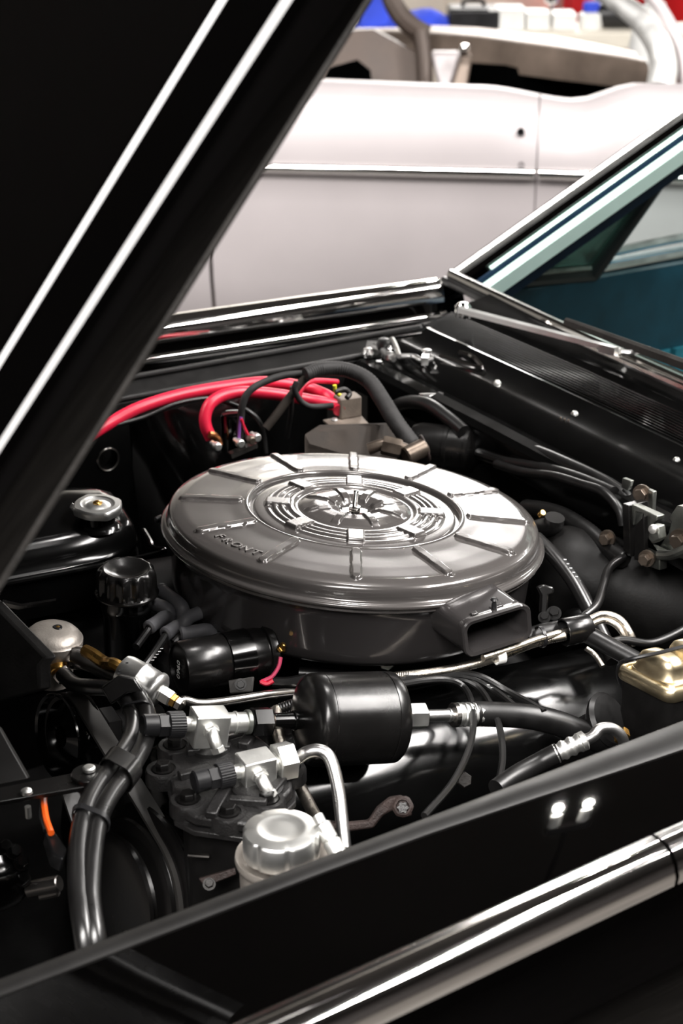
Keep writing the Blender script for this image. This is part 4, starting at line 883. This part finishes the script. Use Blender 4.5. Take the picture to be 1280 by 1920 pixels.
# ================================================================== brake master cylinder
mz = .888
mcy = thing('brake_reservoir', 'brake master cylinder with gold lid beside the near fender', 'master cylinder', at(1230, 1300, z=.80))
m0, m1, m2, m3 = at(1158, 1252, z=mz), at(1256, 1302, z=mz), at(1390, 1268, z=mz), at(1290, 1205, z=mz)
ux = (m2-m1); uy = (m0-m1); mc0 = m1
def mring(k, z, rad=.14):
    out = []
    for (a, b, a0) in ((1, 1, 0), (0, 1, pi/2), (0, 0, pi), (1, 0, 1.5*pi)):
        for j in range(6):
            t = a0+pi/2*j/5; ca = (a-.5)*k+.5; cb = (b-.5)*k+.5
            ra, rb = rad*.6*k, rad*k
            out.append(mc0+ux*(ca+(-ra if a else ra)+ra*cos(t))+uy*(cb+(-rb if b else rb)+rb*sin(t))+V((0, 0, z)))
    return out
g = G(); g.loft([mring(1.03, -.011), mring(1.05, -.009), mring(1.05, 0), mring(1.0, .003), mring(.93, .0035), mring(.90, .001), mring(.86, .001), mring(.82, .004), mring(.5, .0045), mring(.05, .0045)], c1=True)
ld_ = part('lid', g, 'gold', mcy, label='gold chromate reservoir lid', smooth=45)
for (ca, cb) in ((.27, .55), (.75, .60)):
    g = G(); rs = []
    for (k, h) in ((1.15, .003), (1.0, .006), (.92, .016), (.80, .022), (.6, .025), (.3, .0265), (.02, .027)):
        rs.append([mc0+ux*(ca+.17*k*(abs(cos(t))**.6*(1 if cos(t) > 0 else -1)))+uy*(cb+.36*k*(abs(sin(t))**.6*(1 if sin(t) > 0 else -1)))+Z*h for t in [2*pi*i/40 for i in range(40)]])
    g.loft(rs, c1=True); part('lid_dome', g, 'gold', ld_, smooth=60)
g = G(); g.loft([mring(.98, -.012), mring(.97, -.05), mring(.85, -.08), mring(.8, -.11)], c0=True, c1=True); part('body', g, 'matte', mcy)
g = G(); q = m0.lerp(m1, .35); g.tube([at(1180, 1310, z=.84), at(1165, 1285, z=.86), at(1158, 1262, z=.88), at(1163, 1243, z=.905), at(1185, 1235, z=.918), at(1235, 1224, z=.924), at(1300, 1208, z=.926), at(1350, 1200, z=.92)], .0022, 8, 6); part('bail_wire', g, 'black', mcy)
g = G(); q = at(1140, 1350, d=1.86); g.lathe(q, V((.3, -.6, .5)), [(.012, -.06), (.016, -.02), (.03, -.005), (.032, 0), (.028, .004), (.012, .006), (0, .006)], 28); solo('column_boot', g, 'rubber', 'dark rubber boot between the gold-lidded reservoir and the bent pipe', 'boot')

# ================================================================== red cables, solenoid, wires at the far side
def far_tube(name, m, lab, cat, pts, y, r, **kw):
    P = [at(p[0], p[1], y=(p[2] if len(p) > 2 else y)) for p in pts]; g = G(); g.tube(P, r if callable(r) else m_px(r, P[len(P)//2]), kw.pop('seg', 14), kw.pop('res', 9), ribs=kw.pop('ribs', None)); return solo(name, g, m, lab, cat)
far_tube('battery_cable', 'red', 'thick red battery cable running along under the far fender', 'cable', [(165, 818, .44), (215, 788, .45), (265, 763, .455), (340, 740, .46), (430, 724, .46), (500, 717, .455), (560, 724, .445), (605, 738, .43), (632, 756, .40), (636, 770, .38)], .45, 11.5)
rc = far_tube('battery_cable', 'red', 'red battery cable bending down to the starter solenoid', 'cable', [(396, 822, .40), (386, 800, .405), (385, 778, .41), (395, 756, .415), (420, 741, .42), (460, 735, .42), (520, 740, .42), (585, 751, .41), (632, 760, .39)], .42, 11.5)
far_tube('red_wire', 'red', 'thin red wire curling below the black harness', 'wire', [(560, 745, .40), (566, 728, .405), (580, 716, .41), (600, 714, .42), (632, 716, .43)], .42, 5)
far_tube('black_cable', 'rubber', 'thin black cable hanging below the red cable', 'cable', [(160, 826), (200, 803), (270, 782), (330, 757), (385, 747), (420, 750)], .445, 4.5)
hc_ = [(548, 745, .36), (556, 722, .36), (572, 702, .36), (605, 692, .36), (648, 693, .35), (690, 713, .32), (718, 752, .28), (742, 792, .24), (776, 838, .20), (785, 850, .19)]
far_tube('wiring_harness', 'loom', 'thick corrugated black wiring harness arching over the brown relay', 'harness', hc_[2:], .3, lambda t: .0095+.003*t, ribs=.03, res=16, seg=18)
far_tube('harness_branch', 'loom', 'black wire leaving the harness and dropping to the solenoid', 'wire', [(578, 702, .37), (540, 703, .38), (500, 714, .385), (468, 733, .385), (454, 760, .385), (451, 800, .385), (450, 832, .385)], .385, 7)
far_tube('harness_branch', 'dustbox', 'brownish wire slanting down from the harness', 'wire', [(600, 692, .365), (570, 712, .365), (545, 742, .365), (520, 775, .365), (498, 803, .365)], .365, 8)
far_tube('harness_branch', 'loom', 'dark looped wire ending at the brown relay', 'wire', [(556, 715, .355), (552, 730, .355), (562, 750, .355), (580, 762, .35), (605, 762, .35), (625, 760, .345)], .355, 5.5)
far_tube('harness_branch', 'rubber', 'black wire hanging straight below the harness loop', 'wire', [(548, 725, .37), (545, 770, .375), (538, 820, .38)], .37, 5)
far_tube('harness_branch', 'rubber', 'black wire sagging behind the solenoid', 'wire', [(420, 752, .42), (460, 768, .40), (485, 790, .39), (495, 820, .385), (498, 850, .38)], .39, 5)
sol = thing('starter_solenoid', 'black starter solenoid with bright terminals on the far fender', 'solenoid', at(450, 860, y=.40))
q = at(437, 800, y=.405); g = G(); R = m_px(23, q); g.lathe(q-Z*.035, Z, [(0, 0), (R, 0), (R, .05), (R*.9, .055), (R*.5, .056), (0, .056)], 28); part('body', g, 'gloss2', sol)
g = G(); q = at(455, 843, y=.375); g.box(q, (m_px(28, q), .006, .0035), (V((.97, 0, .22)).normalized(), Y, V((-.22, 0, .97)).normalized())); part('bracket', g, 'steel', sol)
for (px, py, m_) in ((404, 835, 'zinc'), (447, 829, 'zinc'), (468, 823, 'bronze'), (478, 818, 'zinc')):
    q = at(px, py, y=.37); g = G(); g.cyl(q+Y*.012, q-Y*.006, m_px(5, q), 12, .001); g.lathe(q-Y*.004, -Y, [(0, -.004), (m_px(8, q), -.004), (m_px(8, q), .004), (m_px(6, q), .006), (0, .006)], 14); part('terminal', g, m_, sol)
g = G(); g.tube([at(px, py, y=.392) for (px, py) in ((392, 815), (402, 817), (409, 825), (411, 834))], m_px(7, q), 10, 5); part('cable_lug', g, 'copper', rc)
far_tube('purple_wire', 'purple', 'short purple wire at the solenoid', 'wire', [(452, 782), (449, 800), (448, 822)], .38, 3)
far_tube('red_wire', 'red', 'short red wire at the solenoid terminals', 'wire', [(452, 785), (458, 802), (466, 818)], .378, 2.8)
# brown relay on a dusty box
bx_ = thing('heater_box', 'dusty dark box on the firewall side behind the lid', 'box', at(650, 860, y=.22))
c = at(648, 828, y=.25); g = G(); g.prism([at(570, 812, y=.24), at(596, 796, y=.30), at(740, 790, y=.28), at(745, 845, y=.25), at(690, 870, y=.25), at(575, 835, y=.25)], -Z*.06); part('case', g, 'dustbox', bx_, bevel=.004)
rl = thing('relay', 'small dusty brown relay on a flat tab', 'relay', at(650, 790, y=.24))
g = G(); g.prism([at(px, py, z=.905) for (px, py) in ((605, 787), (672, 773), (692, 795), (632, 810))], -Z*.003); part('tab', g, 'brown', rl, bevel=.0005)
q = at(651, 779, z=.905); g = G(); g.box(q+Z*.0155, (m_px(22, q), .013, .0155), (V((cos(.1), -sin(.1), 0)), V((sin(.1), cos(.1), 0)), Z)); part('case', g, 'brown', rl, bevel=.002)
g = G(); g.lathe(at(627, 787, z=.906), Z, [(.005, 0), (.004, .002), (0, .003)], 12); part('screw', g, 'zinc', rl)
far_tube('yellow_wire', 'yellow', 'short yellow wire on top of the relay', 'wire', [(627, 722, .26), (629, 734, .26), (638, 742, .255)], .26, 4)
far_tube('relay_wire', 'dusty', 'dark looped wire on top of the relay', 'wire', [(628, 735, .258), (645, 730, .258), (655, 738, .256), (650, 746, .252)], .257, 5)
# bronze elbow fitting
be = thing('bronze_fitting', 'tarnished bronze elbow fitting at the back of the lid', 'fitting', at(770, 860, y=.17))
g = G(); g.tube([at(px, py, y=yy) for (px, py, yy) in ((690, 842, .21), (720, 833, .20), (748, 838, .19), (770, 846, .18))], .008, 12, 5); part('pipe', g, 'bronze', be)
g = G(); q0, q1 = at(716, 834, y=.2), at(752, 842, y=.185); g.hexnut(q0, q1-q0, .013, (q1-q0).length); part('hex', g, 'bronze', be, smooth=25)
q = at(783, 846, y=.175); g = G(); g.cyl(q-V((.02, .0, .004)), q+V((.012, 0, .004)), .013, 20, .002); part('cap', g, 'bronze', be)
g = G(); g.lathe(q+V((.014, .005, .0)), V((1, -.3, .3)), [(.012, -.002), (.0185, -.002), (.0195, 0), (.0185, .002), (.012, .002)], 24); part('ring', g, 'rust', be)

# ================================================================== along the firewall
wm = thing('blower_motor', 'black cylindrical motor with two bands on the firewall', 'motor', at(860, 880, x=.33))
q = at(852, 842, x=.30); A_ = axis(852, 842, 1, .1, .25); R = m_px(44, q)
g = G(); g.lathe(q, A_, [(0, -.06), (R*.9, -.06), (R, -.05), (R, -.012), (R*1.04, -.011), (R*1.04, -.006), (R, -.005), (R*.98, .018), (R*1.03, .019), (R*1.03, .024), (R*.95, .026), (R*.6, .034), (R*.35, .05), (0, .05)], 40); part('housing', g, 'satin', wm)
g = G(); g.tube([at(px, py, x=.31) for (px, py) in ((895, 850), (930, 862), (955, 872))], .006, 10, 4); part('stub', g, 'satin', wm)
def fw_tube(name, m, lab, pts, x, r, **kw):
    P = [at(p[0], p[1], x=(p[2] if len(p) > 2 else x)) for p in pts]; g = G(); g.tube(P, m_px(r, P[len(P)//2]), 14, kw.pop('res', 8), ribs=kw.pop('ribs', None)); return solo(name, g, m, lab, 'hose')
fw_tube('vacuum_hose', 'rubber', 'topmost black hose sweeping along the firewall', [(890, 828), (930, 832), (1000, 846), (1060, 870), (1110, 893), (1150, 915), (1178, 940), (1185, 970)], .33, 14)
fw_tube('vacuum_hose', 'rubber', 'middle black hose sweeping along the firewall', [(900, 850), (950, 866), (1010, 876), (1070, 893), (1120, 912), (1150, 925)], .315, 13)
fw_tube('vacuum_hose', 'rubber', 'lower slim black hose along the firewall', [(930, 870), (980, 885), (1040, 893), (1090, 908), (1130, 922), (1160, 955), (1168, 985)], .30, 9)
fw_tube('ribbed_harness', 'rubber', 'ribbed black harness low on the firewall', [(985, 952), (1025, 958), (1060, 970), (1100, 995), (1135, 1025), (1170, 1050)], .28, 17, ribs=.03, res=14)
fw_tube('vacuum_hose', 'rubber', 'dark hose rising behind the wiring harness', [(730, 770, .3), (760, 755, .3), (800, 758, .3), (840, 785, .3), (870, 810, .3)], .3, 13)
g = G(); q = [at(px, py, x=.24) for (px, py) in ((985, 1000), (1010, 992), (1035, 985), (1040, 970))]; g.tube(q, .0125, 14, 6); solo('vacuum_elbow', g, 'rubber2', 'black rubber elbow at the right rim of the lid', 'elbow')
g = G(); p = at(1012, 966, x=.22); g.cyl(p, p+V((.0, -.006, .006)), .004, 12, .0008); solo('brass_screw', g, 'brass', 'small brass screw at the right rim of the lid', 'screw')
def tube_d(name, m, lab, pts, r, cat='hose', **kw):
    P = [at(px, py, d=dd) for (px, py, dd) in pts]; g = G(); g.tube(P, m_px(r, P[len(P)//2]), 14, kw.pop('res', 8)); return solo(name, g, m, lab, cat)
hh_ = tube_d('heater_hose', 'rubber2', 'black heater hose with white print right of the lid', [(1005, 1010, 2.08), (1040, 1045, 2.05), (1075, 1090, 2.02), (1105, 1145, 1.99), (1130, 1195, 1.97), (1150, 1240, 1.95)], 15)
g = G()
for k in range(9): g.box(at(1059+k*5.4, 1049+k*8.0, d=2.025-.003*k), (.0016, .0006, .0002), frame(-ray(1060, 1060)))
po = mesh_obj('print', g, 'print', MTX[hh_]); po.parent = hh_
tube_d('heater_hose', 'rubber', 'thick black hose between the lid and the printed heater hose', [(1000, 1035, 2.20), (1036, 1083, 2.16), (1070, 1128, 2.12), (1105, 1185, 2.08)], 30)
tube_d('vacuum_hose', 'rubber2', 'thin curved black hose beside the printed heater hose', [(1168, 1044, 2.06), (1142, 1065, 2.04), (1130, 1100, 2.01), (1118, 1135, 1.98), (1092, 1158, 1.96)], 8.5)
tube_d('vacuum_hose', 'rubber', 'thin black hose passing behind the gold reservoir lid', [(1140, 1205, 1.93), (1170, 1200, 1.93), (1215, 1206, 1.93), (1250, 1196, 1.94), (1300, 1170, 1.96)], 8)
tube_d('braided_hose', 'braid', 'short braided hose end dropping below the clamp', [(1098, 1215, 1.94), (1115, 1228, 1.94), (1130, 1250, 1.93)], 5)
q = at(1000, 1060, d=2.3)
A_ = axis(1160, 1100, 1, .32, -.1); p = at(1150, 1100, d=2.13); R = m_px(92, p)
g = G(); g.lathe(p, A_, [(0, -.10), (R*.5, -.10), (R*.85, -.088), (R, -.06), (R, .06), (R*.97, .15), (R*.6, .2), (0, .2)], 40); solo('brake_booster', g, 'matte', 'large dull dark cylinder behind the brake reservoir', 'booster', smooth=60)
g = G(); g.prism([at(px, py, d=1.95) for (px, py) in ((1006, 1100), (1020, 1096), (1038, 1101), (1038, 1113), (1028, 1116), (1026, 1150), (1012, 1150), (1014, 1116))], fwd*.014); sb_ = solo('small_bracket', g, 'satin', 'small black upright bracket beside the snorkel', 'bracket', bevel=.002)
bolt(sb_, at(1038, 1150, d=1.94), -ray(1038, 1150)+Z*.6, .006, 'satin', .006); bolt(sb_, at(1020, 1158, d=1.935), -ray(1038, 1150)+Z*.6, .005, 'satin', .005)
# zinc brackets on the firewall
def poly_x(pts, x): return [at(px, py, x=x) for (px, py) in pts]
zb = thing('pedal_bracket', 'zinc channel bracket with two gold bolts on the firewall', 'bracket', at(1200, 1060, x=.30))
g = G(); g.prism(poly_x([(1183, 946), (1232, 968), (1230, 976), (1220, 982), (1213, 1000), (1210, 1022), (1236, 1034), (1236, 1070), (1208, 1060), (1208, 1000), (1206, 964), (1192, 960), (1188, 985), (1180, 988)], .285), X*.012); part('channel', g, 'zincdull', zb, bevel=.0015)
g = G(); g.prism(poly_x([(1166, 944), (1178, 948), (1182, 1045), (1168, 1038)], .28), X*.03); part('side_plate', g, 'satin', zb, bevel=.001)
g = G(); g.prism(poly_x([(1190, 985), (1206, 968), (1208, 1052), (1188, 1050)], .279), X*.02); part('dark_plate', g, 'matte', zb, bevel=.001)
for (px, py) in ((1138, 1009), (1212, 1047)): bolt(zb, at(px, py, x=.276), V((-1, -.5, .1)), .007, 'bronze', .010)
g = G(); g.prism(poly_x([(1218, 984), (1232, 986), (1236, 1012), (1222, 1020), (1214, 1010)], .27), X*.012); part('clevis', g, 'zincdull', zb, bevel=.002)
g = G(); q = at(1225, 992, x=.266); g.lathe(q, V((-1, -.5, .2)), [(.006, 0), (.005, .004), (0, .006)], 14); part('pin', g, 'zinc', zb)
zr = thing('linkage_bracket', 'zinc linkage bracket at the right edge under the cowl', 'bracket', at(1270, 1040, x=.30))
g = G(); g.prism(poly_x([(1252, 972), (1268, 948), (1330, 960), (1330, 1060), (1240, 1040), (1232, 1030), (1252, 1000), (1258, 978)], .30), X*.012); part('plate', g, 'zincdull', zr, bevel=.0015)
bolt(zr, at(1274, 1012, x=.297), V((-1, -.4, 0)), .009, 'bronze', .01)
g = G(); g.tube(poly_x([(1236, 1040), (1260, 1040), (1290, 1028)], .285), .006, 10, 5); part('lever', g, 'zincdull', zr)
zt = thing('firewall_tab', 'small zinc tab with bolt hanging under the cowl', 'bracket', at(1210, 950, x=.31))
g = G(); g.prism(poly_x([(1196, 910), (1224, 922), (1222, 960), (1200, 950), (1192, 930)], .32), X*.006); part('tab', g, 'zincdull', zt, bevel=.001)
bolt(zt, at(1203, 926, x=.317), V((-1, -.5, .1)), .008, 'bronze', .008)
g = G(); g.prism(poly_x([(1166, 896), (1182, 902), (1176, 920), (1164, 914)], .325), X*.006); zt2 = solo('firewall_clip', g, 'zincdull', 'tiny zinc clip below the cowl lip', 'clip', bevel=.001)

# ================================================================== the stripped pale car behind
fh = V((fwd.x, fwd.y, 0)).normalized(); ro = radians(6.5)
bu = right*cos(ro)-fh*sin(ro); bv = -(fh*cos(ro)+right*sin(ro))
BO = at(1005, 330, d=4.5); BO = V((BO.x, BO.y, 0))
def bp(u, v, z): return BO+bu*u+bv*v+Z*z
bc = thing('stripped_car', 'pale bare metal body of a stripped car standing behind the black car', 'car', BO)
def belt(u):
    z = 1.012-.012*sstep(-.8, .0, u)-.030*sstep(-.15, .10, u)+.044*sstep(.085, .25, u)+.010*sstep(.3, .9, u)
    return z
def side(u0, u1, n, name, lab):
    rows = []
    for i in range(n+1):
        u = u0+(u1-u0)*i/n; b = belt(u); c = .02*sstep(.12, .5, u)
        rows.append([bp(u, v, z) for (v, z) in ((-.13, b-.05), (-.12, b-.008), (-.10, b+.002), (-.07, b), (-.04, b-.012), (-.015, b-.045), (.004, b-.09), (.018+c, .86), (.024+c, .815), (.024+c, .80), (.012+c, .775), (.016, .70), (.012, .60), (0, .48), (-.03, .36), (-.08, .27), (-.12, .24))])
    g = G(); g.loft(rows, closed=False); return part(name, g, 'primer', bc, label=lab, smooth=60)
dpan = side(-.872, -.0015, 30, 'door_skin', 'pale door with two small holes')
side(.0015, 2.4, 60, 'front_fender', 'pale front fender')
side(-2.4, -.882, 12, 'rear_quarter', 'pale rear quarter')
g = G(); g.loft([[bp(u, -.035, z) for z in (.24, .6, .93)] for u in (-2.4, 2.4)], closed=False); part('inner_skin', g, 'dashd', bc)
for (u0, u1) in ((-2.3, -.885), (-.868, -.006), (.006, 2.4)):
    g = G(); g.loft([[bp(u, v+.02*sstep(.12, .5, u), z) for (v, z) in ((.018, .782), (.032, .784), (.036, .79), (.036, .803), (.031, .809), (.018, .811))] for u in [u0+(u1-u0)*i/10 for i in range(11)]], c0=True, c1=True); part('side_moulding', g, 'chrome', bc, smooth=50)
for (px, py, r, vv) in ((976, 247, 7, .010), (977, 309, 5.5, .020)):
    rr_ = ray(px, py); p = CAM+rr_*((BO+bv*vv-CAM).dot(bv)/rr_.dot(bv)); g = G(); R = m_px(r, p); g.lathe(p-bv*.01, bv, [(0, 0), (R, 0), (R, .016), (R*.8, .016), (R*.7, .008), (0, .008)], 16); part('door_hole', g, 'black', bc)
g = G(); g.loft([[bp(u, v, z) for (v, z) in ((-.13, .40), (-1.5, .40), (-1.52, .62))] for u in (-2.2, .7)], closed=False); part('cabin_floor', g, 'shade_black', bc)
# far side rail and inner frames of the cabin
def beam(pts, hpx, thick, name, m, lab=None, off=0):
    rows = []
    for (px, py, dd, h) in pts:
        a_, b_ = at(px, py, d=dd), at(px, py+h, d=dd); rows.append([a_+fh*thick, a_+Z*.008+fh*thick*.5, a_, a_.lerp(b_, .4)-fh*.02, b_, b_+fh*thick])
    g = G(); g.loft(rows, c0=True, c1=True); return part(name, g, m, bc, label=lab, smooth=60)
beam([(640, 62, 6.0, 60), (780, 62, 5.9, 60), (900, 72, 5.7, 58), (1050, 92, 5.4, 58), (1160, 108, 5.2, 55), (1215, 122, 5.1, 48)], 0, .14, 'door_rail', 'dashb', 'bare brown rail across the stripped cabin')
beam([(780, 60, 6.0, 14), (900, 66, 5.8, 14), (1050, 82, 5.5, 18), (1200, 112, 5.2, 18)], 0, .2, 'rail_cap', 'dashb')
g = G(); g.prism([at(px, py, d=5.55) for (px, py) in ((860, 120), (1010, 130), (1190, 168), (1190, 200), (860, 200))], fh*.05); part('opening_shade', g, 'shade_black', bc)  # black sheet standing in for the shade inside the cabin
g = G(); g.prism([at(px, py, d=5.85) for (px, py) in ((600, 60), (700, 55), (800, 110), (805, 190), (560, 200), (560, 120))], fh*.05); part('rear_panel', g, 'dashd', bc, label='dark brown inner rear panel')
g = G(); g.prism([at(px, py, d=5.7) for (px, py) in ((615, 130), (670, 115), (695, 135), (700, 190), (590, 190))], fh*.04); part('recess_shade', g, 'shade_black', bc)  # black plate painted in as the shade of the recess
g = G(); g.tube([at(px, py, d=5.8) for (px, py) in ((728, -40), (735, 0), (752, 30), (775, 52), (800, 66))], .035, 10, 6); part('roof_post', g, 'dashd', bc)
g = G(); g.tube([at(px, py, d=5.75) for (px, py) in ((788, 60), (795, 110), (797, 170))], .028, 10, 6); part('frame_post', g, 'dashd', bc)
g = G(); g.prism([at(px, py, d=5.5) for (px, py) in ((808, 98), (864, 98), (856, 130), (846, 165), (822, 165))], fh*.05); part('pale_panel', g, 'primer', bc, bevel=.01)
g = G(); g.prism([at(px, py, d=5.45) for (px, py) in ((866, 100), (886, 104), (876, 165), (846, 165))], fh*.05); part('frame_strut', g, 'dashb', bc, bevel=.008)
g = G(); p = at(871, 92, d=5.4); g.lathe(p-Z*.02, Z, [(0, 0), (.015, 0), (.018, .02), (.012, .035), (0, .038)], 14); part('knob', g, 'chrome', bc)
g = G(); g.tube([at(px, py, d=dd) for (px, py, dd) in ((1040, -60, 4.9), (1105, -30, 4.8), (1160, 5, 4.72), (1205, 42, 4.66), (1234, 85, 4.6), (1243, 125, 4.58), (1238, 168, 4.56))], lambda t: .026+.014*t, 14, 8); part('windscreen_frame', g, 'satinalu', bc, label='curved chrome windscreen frame')
g = G(); g.tube([at(px, py, d=4.62) for (px, py) in ((1180, -40), (1225, 0), (1258, 50), (1278, 100), (1285, 160))], .018, 12, 7); part('outer_windscreen_frame', g, 'primer', bc)

# ================================================================== bench and clutter behind
bn = thing('workbench', 'long workbench behind the stripped car', 'bench', at(900, 60, d=7.0)*1)
bt0 = at(640, 75, d=6.6); bt1 = at(1400, 75, d=6.6); bz = bt0.z
g = G(); c = (bt0+bt1)/2; g.box(V((c.x, c.y, bz))+fh*.13, (1.6, .16, .03), (right, fh, Z)); part('top', g, 'cream', bn, bevel=.005)
for du in (-1.4, 0, 1.4):
    g = G(); q = V((c.x, c.y, bz/2-.015))+fh*.13+right*du; g.box(q, (.04, .13, bz/2-.02), (right, fh, Z)); part('leg', g, 'dashd', bn)
def bpos(px, dd): p = at(px, 75, d=6.72+(dd-6.8)*.1); return V((p.x, p.y, bz+.03))
def clutter(name, px, dd, w, h, dp, m, lab, cat, bevel=.01):
    p = bpos(px, dd); g = G(); g.box(p+Z*h/2, (w/2, dp/2, h/2), (right, fh, Z)); return solo(name, g, m, lab, cat, bevel=bevel)
p = bpos(770, 6.8); g = G(); rows = []
for i in range(13):
    row = []
    for j in range(9):
        a, b = (i/12-.5), (j/8-.5); rr_ = max(abs(a), abs(b))*2
        row.append(p+right*a*.45+fh*b*.2+Z*(.004+.08*(1-rr_**2)*(.7+.3*sin(9*a+4*b)*cos(7*b))))
    rows.append(row)
g.loft(rows, closed=False); solo('blue_cloth', g, 'blue', 'crumpled blue cloth lying on the bench', 'cloth')
p = bpos(700, 6.75); g = G(); rows = []
for i in range(9): rows.append([p+right*(i/8-.5)*.14+fh*(j/6-.5)*.16+Z*(.13*(1-(2*i/8-1)**2)**.5*(1-(2*j/6-1)**2)**.5+.003) for j in range(7)])
g.loft(rows, closed=False); solo('blue_cloth', g, 'blue', 'small blue bundle glimpsed beside the raised bonnet', 'cloth')
t = thing('tool_case', 'black tool case between blue cloth and white cartons', 'case', bpos(885, 6.9)); p = bpos(885, 6.9)
g = G(); g.box(p+Z*.04, (.10, .09, .04), (right, fh, Z)); part('body', g, 'black', t, bevel=.012); g = G(); g.tube([p-right*.04+Z*.08, p-right*.035+Z*.10, p+right*.035+Z*.10, p+right*.04+Z*.08], .008, 8, 4); part('handle', g, 'black', t)
for (px, w, h, lab) in ((945, .14, .07, 'flat white carton next to the black tool case'), (1003, .09, .055, 'small upright white carton in the middle of the bench'), (1052, .09, .05, 'low white carton beside the white jar')):
    t = thing('carton', lab, 'box', bpos(px, 6.85), 'white cartons on the bench'); p = bpos(px, 6.85)
    g = G(); g.box(p+Z*h/2, (w/2, .08, h/2), (right, fh, Z)); part('body', g, 'white', t, bevel=.004); g = G(); g.box(p+Z*(h+.004), (w/2+.002, .083, .005), (right, fh, Z)); part('lid', g, 'white', t, bevel=.002)
p = bpos(1030, 6.6); g = G(); g.lathe(p, Z, [(.03, 0), (.03, .01), (.008, .015), (.008, .09), (.028, .1), (.032, .125), (.024, .145), (0, .15)], 20); solo('work_lamp', g, 'chrome', 'shiny round-headed stand on the bench', 'stand')
t = thing('jar', 'white jar with a blue cap on the bench', 'jar', bpos(1105, 6.6)); p = bpos(1105, 6.6)
g = G(); g.lathe(p, Z, [(0, 0), (.045, 0), (.048, .01), (.048, .055), (.03, .065), (0, .065)], 20); part('body', g, 'white', t); g = G(); g.lathe(p+Z*.065, Z, [(.033, 0), (.033, .03), (.028, .034), (0, .034)], 20); part('cap', g, 'blue', t)
t = thing('tool_cabinet', 'red tool cabinet behind the bench', 'cabinet', V((0, 0, 0))+at(1120, 30, d=8.3)); p = at(1165, 40, d=8.3); p.z = 0
g = G(); g.box(p+Z*.6, (.32, .25, .6), (right, fh, Z)); part('body', g, 'redpaint', t, bevel=.01)
for k in range(7):
    g = G(); g.box(p+Z*(.12+k*.155)-fh*.255, (.29, .01, .07), (right, fh, Z)); dw = part('drawer', g, 'redpaint', t, bevel=.006); g = G(); g.box(p+Z*(.165+k*.155)-fh*.272, (.2, .01, .008), (right, fh, Z)); part('handle', g, 'chrome', dw)
t = thing('spray_gun', 'black power tool with a blue dial before the red cabinet', 'tool', bpos(1160, 6.7)); p = bpos(1160, 6.7)
g = G(); g.lathe(p+Z*.05-right*.1, right, [(0, 0), (.04, .005), (.05, .04), (.05, .14), (.03, .18), (0, .19)], 20); part('motor', g, 'black', t); g = G(); g.lathe(p+Z*.055+right*.10, -fh, [(0, .05), (.02, .05), (.03, .03), (.034, 0), (0, 0)], 18); part('dial', g, 'tealight', t)
t = thing('storage_cabinet', 'cream storage cabinet against the back of the workshop', 'cabinet', at(940, 20, d=8.6)); p = at(835, 20, d=9.0); p.z = 0
for dx in (-.25, .27):
    g = G(); g.box(p+right*dx+Z*.95-fh*.21, (.24, .01, .9), (right, fh, Z)); dr_ = part('door', g, 'cream', t, bevel=.004); g = G(); g.box(p+right*dx*.15+Z*.95-fh*.23, (.01, .012, .07), (right, fh, Z)); part('handle', g, 'steel', dr_)
g = G(); g.box(p+Z*.95, (.54, .2, .95), (right, fh, Z)); part('body', g, 'cream', t, bevel=.006)
t = thing('red_bin', 'red bin beyond the chrome windscreen frame', 'bin', at(1290, 60, d=7.6)); p = at(1310, 60, d=7.4); p.z = 0
g = G(); g.lathe(p, Z, [(0, 0), (.2, 0), (.24, .95), (.25, .97), (.25, 1.0), (.22, 1.0), (.21, .95)], 28); part('bucket', g, 'redpaint', t)
p = at(1228, 20, d=6.05); g = G(); g.lathe(V((p.x, p.y, bz-.2))*1, Z, [(0, 0), (.07, 0), (.085, .05), (.09, .22), (.075, .32), (.04, .36), (.035, .40), (0, .40)], 28)
solo('white_canister', g, 'white', 'large white canister beyond the chrome windscreen frame', 'canister')

# ================================================================== small pieces low in the bay
t = thing('mount_tab', 'rusty mounting tab with a bright bolt low beside the reservoir', 'bracket', at(405, 1660, z=.80))
g = G(); g.prism([at(px, py, d=1.60) for (px, py) in ((372, 1648), (440, 1628), (442, 1640), (412, 1652), (384, 1664))], fwd*.006); part('tab', g, 'rust', t, bevel=.001)
bolt(t, at(392, 1658, d=1.595), -ray(392, 1658)+Z*.4, .0042, 'dusty', .005)
g = G(); g.cyl(at(352, 1603, d=1.62), at(392, 1606, d=1.62), .0022, 8); solo('dipstick_rod', g, 'steel', 'thin steel rod glinting below the compressor', 'rod')
g = G(); g.prism([at(px, py, d=1.93) for (px, py) in ((712, 1236), (742, 1232), (738, 1250), (728, 1258), (714, 1254))], fwd*.006); solo('green_tab', g, 'zincdull', 'small greenish zinc tab below the air cleaner pan', 'bracket', bevel=.001)
g = G(); g.tube([at(px, py, d=1.80) for (px, py) in ((455, 1372), (485, 1352), (520, 1332), (556, 1318))], .006, 12, 14, ribs=.07); solo('corrugated_conduit', g, 'rubber', 'slim corrugated black conduit behind the drier port', 'conduit')
g = G(); g.tube([at(px, py, d=1.92) for (px, py) in ((560, 1262), (640, 1268), (720, 1272))], .007, 12, 8); solo('vacuum_hose', g, 'rubber', 'black hose lying under the front of the air cleaner pan', 'hose')
